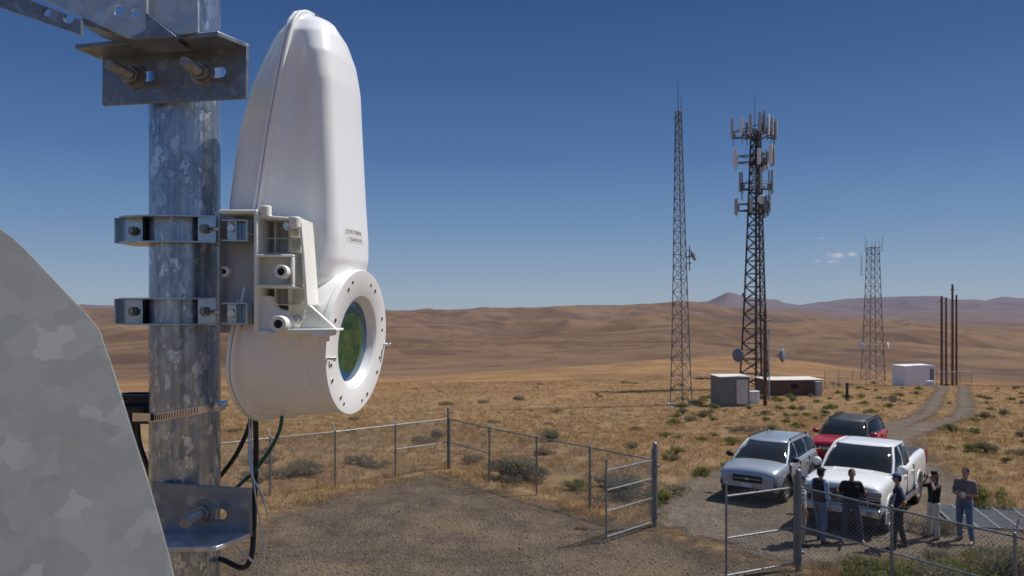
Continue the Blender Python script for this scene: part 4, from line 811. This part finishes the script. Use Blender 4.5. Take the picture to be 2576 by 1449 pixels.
# ------------------------------------------------------------ people
def cloth(name,col,var=.15): return simple(name,col,.85,0,var,14,.3)
M['skin']=simple('skin',(.42,.23,.16),.5,0,.08,10); M['skin2']=simple('skin_tan',(.30,.15,.10),.5,0,.08,10)
M['jean']=cloth('denim',(.10,.15,.24),.3); M['jean_dark']=cloth('dark_denim',(.035,.05,.085),.3); M['navy']=cloth('navy_cotton',(.015,.022,.06)); M['blk']=cloth('black_cotton',(.012,.012,.014)); M['cream']=cloth('cream_cotton',(.6,.55,.48)); M['greyt']=cloth('grey_cotton',(.18,.14,.14)); M['bluesh']=cloth('light_blue_shirt',(.22,.32,.50)); M['khaki']=cloth('khaki',(.36,.29,.2)); M['hair']=cloth('dark_hair',(.02,.013,.01)); M['hairb']=cloth('brown_hair',(.05,.03,.02)); M['shoe']=cloth('shoe_leather',(.03,.025,.02)); M['palesh']=cloth('pale_shirt',(.45,.47,.5)); M['eye']=simple('eye',(.03,.02,.02),.3); M['lip']=simple('lip',(.30,.12,.10),.5); M['capb']=cloth('blue_cap',(.03,.06,.18)); M['paper']=simple('white_phone',(.6,.6,.6),.4)
def hand(mb,w,d,palm):
    w=V(w);d=V(d).normalized();palm=V(palm); palm=(palm-d*palm.dot(d)).normalized(); sd=d.cross(palm)
    for k in range(4):
        o=sd*((k-1.5)*.019); mb.cap(w+o*.6,w+d*.085+o,.015,.0125,8)
        L=(.070,.080,.074,.058)[k]; k1=w+d*.085+o; k2=k1+(d*.8+palm*.5).normalized()*L*.5; k3=k2+(d*.45+palm*.9).normalized()*L*.5
        mb.cap(k1,k2,.0105,.0095,8); mb.cap(k2,k3,.0095,.008,8)
    t0=w+d*.025-sd*.03; t1=t0+(d*.6-sd*.75+palm*.2).normalized()*.042; t2=t1+(d*.9-sd*.1+palm*.4).normalized()*.032
    mb.cap(t0,t1,.0135,.0115,8); mb.cap(t1,t2,.0115,.0095,8)
def person(x,y,face,h,shirt,pants,label,arms,hair='hair',skin='skin',long=False,woman=False,vest=None,capm=None,legs=(0,0,.1,.1),headturn=0,hold=None,hat=None,longhair=False,lean=0,bend=0):
    k=h/1.75; e=empty('person',(x,y,h1(x,y)+.01),label,'person',rotz=face); e.scale=(k,k,k)
    sw=.165 if woman else .19
    def LN(mb):
        mb.v=[V((q.x+lean*math.sin(min(1,max(0,q.z/1.0))*math.pi/2)-lean*.7*max(0,q.z-1.0),q.y+bend*max(0,q.z-.95),q.z)) for q in mb.v]; return mb
    def legpts(sd):
        fx=sd*(.10+ (legs[2] if sd<0 else legs[3])*.5); fy=legs[0] if sd<0 else legs[1]
        return V((sd*.09,0,.92)),V((sd*.10+(fx-sd*.10)*.5,fy*.5+.03,.50)),V((fx,fy-.01,.09)),V((fx+sd*.03,fy+.15,.035))
    B=MB()
    for sd in(-1,1):
        a,b,c,d=legpts(sd); B.cap(a,b,.085,.055); B.cap(b,c,.055,.036); B.cap(c,d,.038,.03)
    tw=.055 if woman else .07
    for sd in(-1,1):
        B.cap((sd*.065,0,.95),(sd*tw*.9,0,1.12),.10,.095); B.cap((sd*tw*.9,0,1.12),(sd*.085,0,1.32),.095,.10); B.cap((sd*.05,0,1.42),(sd*(sw-.02),-.01,1.42),.06,.055)
    B.cap((0,-.01,1.42),(0,.01,1.56),.056,.052)
    Rz=Matrix.Rotation(headturn,3,'Z'); hc=V((0,.02,1.64))
    B.ell(hc+Rz@V((0,-.01,.015)),(.074,.092,.105),18,14,Rz); B.ell(hc+Rz@V((0,.022,-.05)),(.052,.062,.065),14,10,Rz)
    B.ell(hc+Rz@V((0,.094,-.012)),(.012,.020,.022),10,8,Rz)
    for sd in(-1,1): B.ell(hc+Rz@V((sd*.076,-.005,0)),(.012,.022,.032),10,8,Rz)
    for sd,(el,wr_,pd,pn) in zip((-1,1),arms):
        s0=V((sd*sw,-.01,1.41)); el=V(el); wr_=V(wr_); B.cap(s0,el,.048,.038); B.cap(el,wr_,.038,.026); hand(B,wr_,pd,pn)
    o=mk(LN(B),'body',skin,e,loc=(0,0,0)); remesh(o,.0065,3,.5)
    for sd in(-1,1): mk(LN(MB().ell(hc+Rz@V((sd*.029,.078,.008)),(.012,.008,.007),10,8)),'eye','eye',e,loc=(0,0,0))
    mk(LN(MB().ell(hc+Rz@V((0,.081,-.048)),(.022,.006,.006),12,8)),'mouth','lip',e,loc=(0,0,0))
    Hm=MB(); Hm.ell(hc+Rz@V((0,-.022,.035)),(.083,.092,.096),18,14,Rz)
    if longhair: Hm.cap(hc+V((0,-.07,.0)),hc+V((0,-.09,-.22)),.06,.03)
    Hm.ell(hc+Rz@V((0,-.05,-.02)),(.074,.062,.07),16,10,Rz); ho=mk(LN(Hm),'hair',hair,e,loc=(0,0,0)); remesh(ho,.009,2,.5)
    if capm:
        cm=MB().ell(hc+Rz@V((0,-.012,.055)),(.09,.104,.075),18,12,Rz); c2=hc+Rz@V((0,.10,.06)); cm.ell(c2,(.07,.075,.010),16,8,Rz); co=mk(LN(cm),'cap',capm,e,loc=(0,0,0)); remesh(co,.008,2,.5)
    if hat:
        cm=MB().cyl(hc+V((0,-.01,.06)),hc+V((0,-.01,.16)),.092,.078,20).cyl(hc+V((0,-.01,.055)),hc+V((0,-.01,.067)),.165,.16,28); mk(LN(cm),'hat',hat,e,loc=(0,0,0),bevel=.01)
    T_=MB()
    for sd in(-1,1):
        a,b,c,d=legpts(sd); T_.cap(a+V((0,0,.02)),b,.105,.074); T_.cap(b,c+V((0,0,.035)),.074,.060)
        T_.cap((sd*.06,0,.98),(sd*.065,0,.93),.112,.112)
    o=mk(LN(T_),'trousers',pants,e,loc=(0,0,0)); remesh(o,.011,3,.5)
    for sd in(-1,1):
        Sh=MB(); a,b,c,d=legpts(sd); Sh.cap(c+V((0,-.03,-.035)),d+V((0,-.01,.0)),.043,.036); Sh.cap(c+V((0,-.01,.0)),c+V((0,-.02,-.04)),.042,.045)
        Sh.v=[V((q.x,q.y,max(q.z,-.005))) for q in Sh.v]
        o=mk(LN(Sh),'shoe','shoe',e,loc=(0,0,0)); remesh(o,.010,2,.5)
    S_=MB(); q=.016
    for sd in(-1,1):
        S_.cap((sd*.062,0,.99),(sd*tw*.9,0,1.12),.10+q,.095+q); S_.cap((sd*tw*.9,0,1.12),(sd*.085,0,1.31),.095+q,.10+q*.8); S_.cap((sd*.045,0,1.415),(sd*(sw-.02),-.01,1.415),.062+q*.5,.062+q*.4)
        el,wr_,pd,pn=arms[0 if sd<0 else 1]; el=V(el);wr_=V(wr_);s0=V((sd*sw,-.01,1.41))
        if long: S_.cap(s0,el,.058,.05); S_.cap(el,el.lerp(wr_,.92),.05,.037)
        else: S_.cap(s0,s0.lerp(el,.72),.060,.056)
    o=mk(LN(S_),'shirt',shirt,e,loc=(0,0,0)); remesh(o,.011,3,.5)
    if vest:
        Vv=MB(); q=.03
        for sd in(-1,1): Vv.cap((sd*.062,0,1.02),(sd*tw*.9,0,1.12),.10+q,.095+q); Vv.cap((sd*tw*.9,0,1.12),(sd*.085,0,1.31),.095+q,.10+q*.9); Vv.cap((sd*.05,-.005,1.42),(sd*.12,-.01,1.42),.068+q*.4,.068+q*.4)
        o=mk(LN(Vv),'vest',vest,e,loc=(0,0,0)); remesh(o,.011,3,.5)
    if hold: mk(LN(MB().box(V(hold)-V((.04,.01,.06)),V(hold)+V((.04,.01,.06)))),'phone','paper',e,loc=(0,0,0),bevel=.005)
    return e
dn=(0,.15,-1)
rel=[((-.24,-.03,1.13),(-.26,.06,.89),dn,(1,0,0)),((.24,-.03,1.13),(.26,.06,.89),dn,(-1,0,0))]
fold=[((-.25,.0,1.13),(-.02,.20,1.16),(1,.1,.1),(0,-1,0)),((.25,.0,1.13),(.03,.22,1.12),(-1,.1,.1),(0,-1,0))]
gest=[((-.30,.03,1.16),(-.26,.26,1.24),(-.1,.8,.5),(1,0,0)),((.30,.03,1.17),(.36,.22,1.29),(.3,.6,.6),(-1,0,0))]
hips=[((-.36,-.08,1.15),(-.19,.02,1.00),(.8,.3,-.5),(0,0,-1)),((.36,-.08,1.15),(.19,.02,1.00),(-.8,.3,-.5),(0,0,-1))]
up_=[((-.24,.20,1.38),(-.08,.17,1.60),(.3,0,1),(1,-.3,0)),((.24,.20,1.38),(.08,.17,1.60),(-.3,0,1),(-1,-.3,0))]
onearm=[((-.25,.0,1.13),(-.10,.24,1.08),(.6,.6,0),(0,-.3,1)),((.24,-.03,1.13),(.26,.06,.89),dn,(-1,0,0))]
person(6.82,18.8,-1.7,1.66,'palesh','khaki','person in pale shirt and khaki trousers standing behind gate post',rel,capm='capb',lean=.03)
person(7.38,19.0,-1.15,1.78,'bluesh','jean','person in blue long sleeved shirt, black vest and jeans',onearm,long=True,vest='blk',capm='blk',legs=(.10,-.08,.1,.1),lean=-.04)
person(8.12,19.0,2.95,1.74,'blk','jean_dark','person in black t-shirt and dark jeans gesturing with both hands',gest,skin='skin2',legs=(.06,-.04,.2,.2),lean=.03)
person(9.00,18.5,1.25,1.74,'navy','blk','person in navy polo shirt and black trousers, hands on hips',hips,capm='capb',legs=(.16,-.12,.12,.12),lean=.04,bend=.06)
person(10.2,19.3,1.75,1.60,'blk','cream','person in black top and cream trousers shading eyes with raised hands',up_,woman=True,hat='blk',longhair=True,lean=-.03,bend=-.05)
person(10.85,19.0,2.2,1.78,'greyt','jean','person in grey t-shirt and blue jeans holding a phone',fold,hair='hairb',hold=(-.08,.27,1.15),legs=(.12,-.06,.15,.15),lean=.05)
q=V((13.0,21.0,.02)); e=empty('cattle_guard',q,'dark steel bar grid lying on the ground by the fence','grate',rotz=-.25)
M['grid']=simple('dull_steel_grid',(.16,.175,.19),.6,.2,.2,3); M['pit']=simple('dark_blue_grey_panel',(.045,.052,.06),.5,0,.2,3)
mb=MB()
for k in range(17): mb.box((-1.5,-1.1+k*.14,.02),(2.6,-1.1+k*.14+.05,.05))
for k in range(9): mb.box((-1.5+k*.5,-1.15,.025),(-1.5+k*.5+.05,1.2,.06))
mk(mb,'grate_bars','grid',e,loc=(0,0,0)); mk(MB().box((-1.5,-1.2,0),(2.6,1.25,.014)),'pit_cover','pit',e,loc=(0,0,0))
# ------------------------------------------------------------ vegetation
def leafmat(name,cs,rough=.8):
    m,nt,b=newmat(name); at=nt.nodes.new('ShaderNodeAttribute'); at.attribute_name='tone'
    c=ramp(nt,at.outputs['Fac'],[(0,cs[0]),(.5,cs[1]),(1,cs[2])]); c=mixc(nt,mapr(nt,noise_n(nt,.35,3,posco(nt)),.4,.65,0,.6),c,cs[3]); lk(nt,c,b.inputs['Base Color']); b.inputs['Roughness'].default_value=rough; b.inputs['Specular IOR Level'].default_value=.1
    tl=nt.nodes.new('ShaderNodeBsdfTranslucent'); lk(nt,c,tl.inputs['Color']); mx=nt.nodes.new('ShaderNodeMixShader'); mx.inputs[0].default_value=.35; lk(nt,b.outputs[0],mx.inputs[1]); lk(nt,tl.outputs[0],mx.inputs[2]); lk(nt,mx.outputs[0],nt.nodes['Material Output'].inputs[0]); return m
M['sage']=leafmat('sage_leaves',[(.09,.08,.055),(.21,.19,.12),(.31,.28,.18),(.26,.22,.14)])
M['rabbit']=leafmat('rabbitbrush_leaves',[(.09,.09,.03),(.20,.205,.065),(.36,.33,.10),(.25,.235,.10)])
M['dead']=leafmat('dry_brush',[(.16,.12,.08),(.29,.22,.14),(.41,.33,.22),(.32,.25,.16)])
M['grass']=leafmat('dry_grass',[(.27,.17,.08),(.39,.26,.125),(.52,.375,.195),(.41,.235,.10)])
def bushmesh(name,r,h,n,mat,seed,leaf=.035):
    g=np.random.default_rng(seed); nc=11; cc=g.normal(0,.42,(nc,2))*r; ch=h*(.4+.5*g.random(nc))*(1-.35*np.hypot(cc[:,0],cc[:,1])/r); cr=r*(.22+.25*g.random(nc))
    k=g.integers(0,nc,n); d=g.normal(size=(n,3)); d/=np.linalg.norm(d,axis=1)[:,None]; rad=g.random(n)**.45
    P=np.stack([cc[k,0]+d[:,0]*cr[k]*rad,cc[k,1]+d[:,1]*cr[k]*rad,np.abs(ch[k]*.62+d[:,2]*ch[k]*.5*rad)],1)
    a=g.normal(size=(n,3)); a[:,2]+=1.3; a/=np.linalg.norm(a,axis=1)[:,None]; b=np.cross(a,g.normal(size=(n,3))); b/=np.linalg.norm(b,axis=1)[:,None]
    L_=leaf*(.6+g.random(n))[:,None]; v=np.concatenate([P-b*L_*.22,P+b*L_*.22,P+a*L_*1.7],0); f=np.stack([np.arange(n),np.arange(n)+n,np.arange(n)+2*n],1)
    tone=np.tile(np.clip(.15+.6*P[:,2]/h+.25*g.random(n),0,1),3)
    sv=[];sf=[]; b0=len(v)
    for i in range(nc*3):
        j=i%nc; tip=np.array([cc[j,0],cc[j,1],ch[j]])+g.normal(0,.12,3)*r; o=g.normal(0,.04,2); w=.008
        q=len(sv)+b0; sv+= [[o[0]-w,o[1],-.03],[o[0]+w,o[1],-.03],[tip[0],tip[1],max(.05,tip[2])],[o[0],o[1]+w*1.5,-.03]]; sf+=[[q,q+1,q+2],[q,q+3,q+2]]
    v=np.vstack([v,sv]); tone=np.concatenate([tone,np.zeros(len(sv))]); fl=f.tolist()+sf
    me=bpy.data.meshes.new(name); me.from_pydata(v.tolist(),[],fl); at=me.attributes.new('tone','FLOAT','POINT'); at.data.foreach_set('value',tone.astype(np.float32)); me.materials.append(M[mat]); return me
sage=[bushmesh('sagebrush',.5,.55,2400,'sage',i) for i in range(4)]; rab=[bushmesh('rabbitbrush',.5,.5,2400,'rabbit',10+i) for i in range(3)]; ded=[bushmesh('dry_shrub',.5,.4,1700,'dead',20+i,.045) for i in range(3)]
def bush(x,y,s,kind):
    ms,nm,lab={'s':(sage,'sagebrush','grey green sagebrush growing in dry grass'),'r':(rab,'rabbitbrush','yellow green rabbitbrush growing in dry grass'),'d':(ded,'dry_shrub','dead straw coloured shrub in dry grass')}[kind]
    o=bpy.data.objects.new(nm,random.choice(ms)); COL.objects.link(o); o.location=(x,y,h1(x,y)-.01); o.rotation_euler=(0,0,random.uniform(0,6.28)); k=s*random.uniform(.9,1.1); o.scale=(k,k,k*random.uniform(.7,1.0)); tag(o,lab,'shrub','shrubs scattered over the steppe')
def flatD(v): return 5.6*FP/(v-HY)
for u,v,s,k in [(735,1198,1.5,'d'),(770,1192,1.2,'s'),(1290,1200,1.9,'s'),(1325,1205,1.6,'s'),(1590,1250,2.2,'s'),(1560,1225,1.6,'d'),(1385,1100,1.3,'s'),(1445,1230,1.1,'r'),(1700,1140,.7,'r'),(1760,1195,.9,'r'),(1830,1175,.8,'r'),(2478,1272,1.5,'r'),(2365,1345,1.3,'s'),(1655,1265,1.0,'r'),(1180,1160,1.0,'d'),(900,1165,1.1,'d'),(1100,1090,1.0,'s'),(2395,1055,1.2,'r'),(640,1205,1.2,'d'),(1465,1330,.5,'d')]:
    d=flatD(v); bush((u-CX)/FP*d,d,s,k)
for u,d,s,k in [(2150,16.9,.8,'s'),(2190,16.3,1.3,'r'),(2240,16.0,1.5,'r'),(2290,16.4,1.3,'r'),(2335,16.0,1.5,'s'),(2385,16.5,1.3,'r'),(2430,16.0,1.6,'r'),(2480,16.6,1.4,'r'),(2530,16.1,1.6,'s'),(2575,16.8,1.4,'r'),(2360,17.2,1.1,'s'),(2460,17.4,1.2,'r'),(2210,17.3,.6,'d'),(2540,17.6,1.1,'s'),(2390,15.0,1.5,'r'),(2240,14.8,1.3,'s'),(2540,15.0,1.4,'r')]:
    bush((u-CX)/FP*d,d,s,k)
cnt=0
while cnt<195:
    if cnt>=135: d=random.uniform(48,78); u=random.uniform(1690,2610)
    else: d=math.exp(random.uniform(math.log(28),math.log(120))); u=random.uniform(560,2620)
    x=(u-CX)/FP*d
    if gravel(np.array([x]),np.array([d]))[0]>-.6: continue
    if u<1650 and random.random()<.7: continue
    if abs(x-(1841-CX)/FP*63)<2 and abs(d-63)<3: continue
    bush(x,d,random.uniform(.4,1.1)*(1+.25*(d>60)),random.choice('rrrs' if cnt>=135 else ('srrsd' if u>1650 else 'dddds'))); cnt+=1
def tufts(name,n,d0,d1,u0,u1,hmin,hmax,wd,nb,label,insid=False):
    d=np.exp(rng.uniform(math.log(d0),math.log(d1),n)); u=rng.uniform(u0,u1,n); x=(u-CX)/FP*d
    e=gravel(x,d); cl=.6*vnoise(x/1.7,d/1.7,77)+.4*vnoise(x/6,d/6,78); keep=((e<-.1+2.6*(cl-.45)) if not insid else (e>0))&(cl>(.22 if not insid else .62)); x=x[keep];d=d[keep]; n=len(x); z=H(x,d)-.02
    X=np.repeat(x,nb)+rng.normal(0,.10,n*nb); Y=np.repeat(d,nb)+rng.normal(0,.10,n*nb); Zb=np.repeat(z,nb); hh=rng.uniform(hmin,hmax,n*nb)*(1 if not insid else .5); a=rng.uniform(0,6.28,n*nb); lx=rng.normal(0,.6,n*nb)*hh; ly=rng.normal(0,.6,n*nb)*hh
    w=wd*(.7+.6*rng.random(n*nb))*(1+np.maximum(0,Y-25)/40)
    P0=np.stack([X-np.cos(a)*w,Y-np.sin(a)*w,Zb],1);P1=np.stack([X+np.cos(a)*w,Y+np.sin(a)*w,Zb],1);P2=np.stack([X+lx,Y+ly,Zb+hh],1); k=len(X)
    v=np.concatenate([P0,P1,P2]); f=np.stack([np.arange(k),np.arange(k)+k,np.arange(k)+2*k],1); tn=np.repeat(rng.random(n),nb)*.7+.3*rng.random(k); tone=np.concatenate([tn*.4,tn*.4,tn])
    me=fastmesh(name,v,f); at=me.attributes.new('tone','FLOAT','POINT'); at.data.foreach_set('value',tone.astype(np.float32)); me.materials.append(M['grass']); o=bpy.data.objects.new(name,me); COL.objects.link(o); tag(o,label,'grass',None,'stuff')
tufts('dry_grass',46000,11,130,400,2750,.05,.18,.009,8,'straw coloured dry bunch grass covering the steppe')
tufts('sparse_weeds',8000,9,27,500,2300,.05,.14,.006,5,'sparse dry weeds poking through gravel yard',insid=True)
n=9000; d=np.exp(rng.uniform(math.log(13),math.log(32),n)); x=(rng.uniform(520,2560,n)-CX)/FP*d; kp=gravel(x,d)>-.3; x=x[kp];d=d[kp];n=len(x)
base=np.array([(1,0,0),(-1,0,0),(0,1,0),(0,-1,0),(0,0,1),(0,0,-1)],float); ft=np.array([(0,2,4),(2,1,4),(1,3,4),(3,0,4),(2,0,5),(1,2,5),(3,1,5),(0,3,5)])
sz=(.008+.028*rng.random(n)**3)[:,None,None]; v=base[None]*sz*rng.uniform(.6,1.3,(n,6,1))+np.stack([x,d,H(x,d)+.018],1)[:,None,:]
f=(ft[None]+6*np.arange(n)[:,None,None]).reshape(-1,3); me=fastmesh('loose_stones',v.reshape(-1,3),f); M['stone']=simple('stone',(.17,.14,.115),.9,0,.5,2); me.materials.append(M['stone']); o=bpy.data.objects.new('loose_stones',me); COL.objects.link(o); tag(o,'loose grey brown stones scattered over the gravel','stones',None,'stuff')
# ------------------------------------------------------------ camera, light, world
cam=bpy.data.cameras.new('camera'); co=bpy.data.objects.new('camera',cam); COL.objects.link(co); co.location=(0,0,CH); co.rotation_euler=(math.pi/2,0,0)
cam.sensor_width=36; cam.lens=36*FP/2576; cam.shift_y=(HY-724.5)/2576; cam.clip_start=.05; cam.clip_end=80000
cam.dof.use_dof=True; cam.dof.focus_distance=1.30; cam.dof.aperture_fstop=16
scene.camera=co
sd=V((.60,.22,1.0)).normalized(); el=math.asin(sd.z); azs=math.atan2(sd.x,sd.y)
sun=bpy.data.lights.new('sun','SUN'); sun.energy=4.6; sun.angle=math.radians(.53); sun.color=(1,.96,.89); so=bpy.data.objects.new('sun',sun); COL.objects.link(so); so.rotation_euler=sd.to_track_quat('Z','Y').to_euler(); so.location=(20,10,40)
w=bpy.data.worlds.new('World'); scene.world=w; w.use_nodes=True; nt=w.node_tree; bg=nt.nodes['Background']; sky=nt.nodes.new('ShaderNodeTexSky'); sky.sky_type='NISHITA'; sky.sun_disc=False; sky.sun_elevation=el; sky.sun_rotation=azs; sky.altitude=900; sky.air_density=1.0; sky.dust_density=.6; sky.ozone_density=2.0
bg.inputs['Strength'].default_value=.10
gen=nt.nodes.new('ShaderNodeTexCoord').outputs['Generated']; sp=nt.nodes.new('ShaderNodeSeparateXYZ'); lk(nt,gen,sp.inputs[0]); gx,gy,gz=sp.outputs
tint=ramp(nt,gz,[(0,(.30,.38,.48)),(.04,(.225,.325,.47)),(.10,(.14,.245,.43)),(.18,(.070,.16,.36)),(.27,(.040,.105,.275)),(.36,(.025,.072,.205)),(.48,(.03,.085,.23))])
sc=nt.nodes.new('ShaderNodeVectorMath'); sc.operation='SCALE'; sc.inputs['Scale'].default_value=10.0; lk(nt,tint,sc.inputs[0])
colr=mixc(nt,.10,sc.outputs[0],sky.outputs[0])
colr=mixc(nt,mapr(nt,gz,.45,.7),colr,mixc(nt,1.0,sky.outputs[0],(1.5,1.45,1.4),'MULTIPLY'))  # overhead sky brightened beyond its own level to lift the shadow fill
# small clouds low over the hills, placed by true compass direction
px=mth(nt,'DIVIDE',gx,mth(nt,'MAXIMUM',gy,.05)); pz=mth(nt,'DIVIDE',gz,mth(nt,'MAXIMUM',gy,.05)); cn=noise_n(nt,140,5,gen,.65); tot=None
for u,v,ru,rv,am in((2107,642,22,8,.62),(2143,640,11,5,.45),(2065,600,12,4,.22),(2092,659,18,4,.3),(2055,657,9,4,.22)):
    a=mth(nt,'DIVIDE',mth(nt,'SUBTRACT',px,(u-CX)/FP),ru/FP); b=mth(nt,'DIVIDE',mth(nt,'SUBTRACT',pz,(HY-v)/FP),rv/FP)
    r2=mth(nt,'ADD',mth(nt,'MULTIPLY',a,a),mth(nt,'MULTIPLY',b,b)); q=mth(nt,'SUBTRACT',1.15,mth(nt,'ADD',mth(nt,'SQRT',r2),mth(nt,'MULTIPLY',mth(nt,'SUBTRACT',cn,.5),3.0)))
    q=mth(nt,'MULTIPLY',mapr(nt,q,0,.9),am); q=mth(nt,'MULTIPLY',q,mth(nt,'GREATER_THAN',gy,.1)); tot=q if tot is None else mth(nt,'MAXIMUM',tot,q)
colr=mixc(nt,tot,colr,(6.6,6.4,6.6))
lk(nt,colr,bg.inputs['Color'])
scene.view_settings.view_transform='Standard'; scene.view_settings.look='None'; scene.view_settings.exposure=0
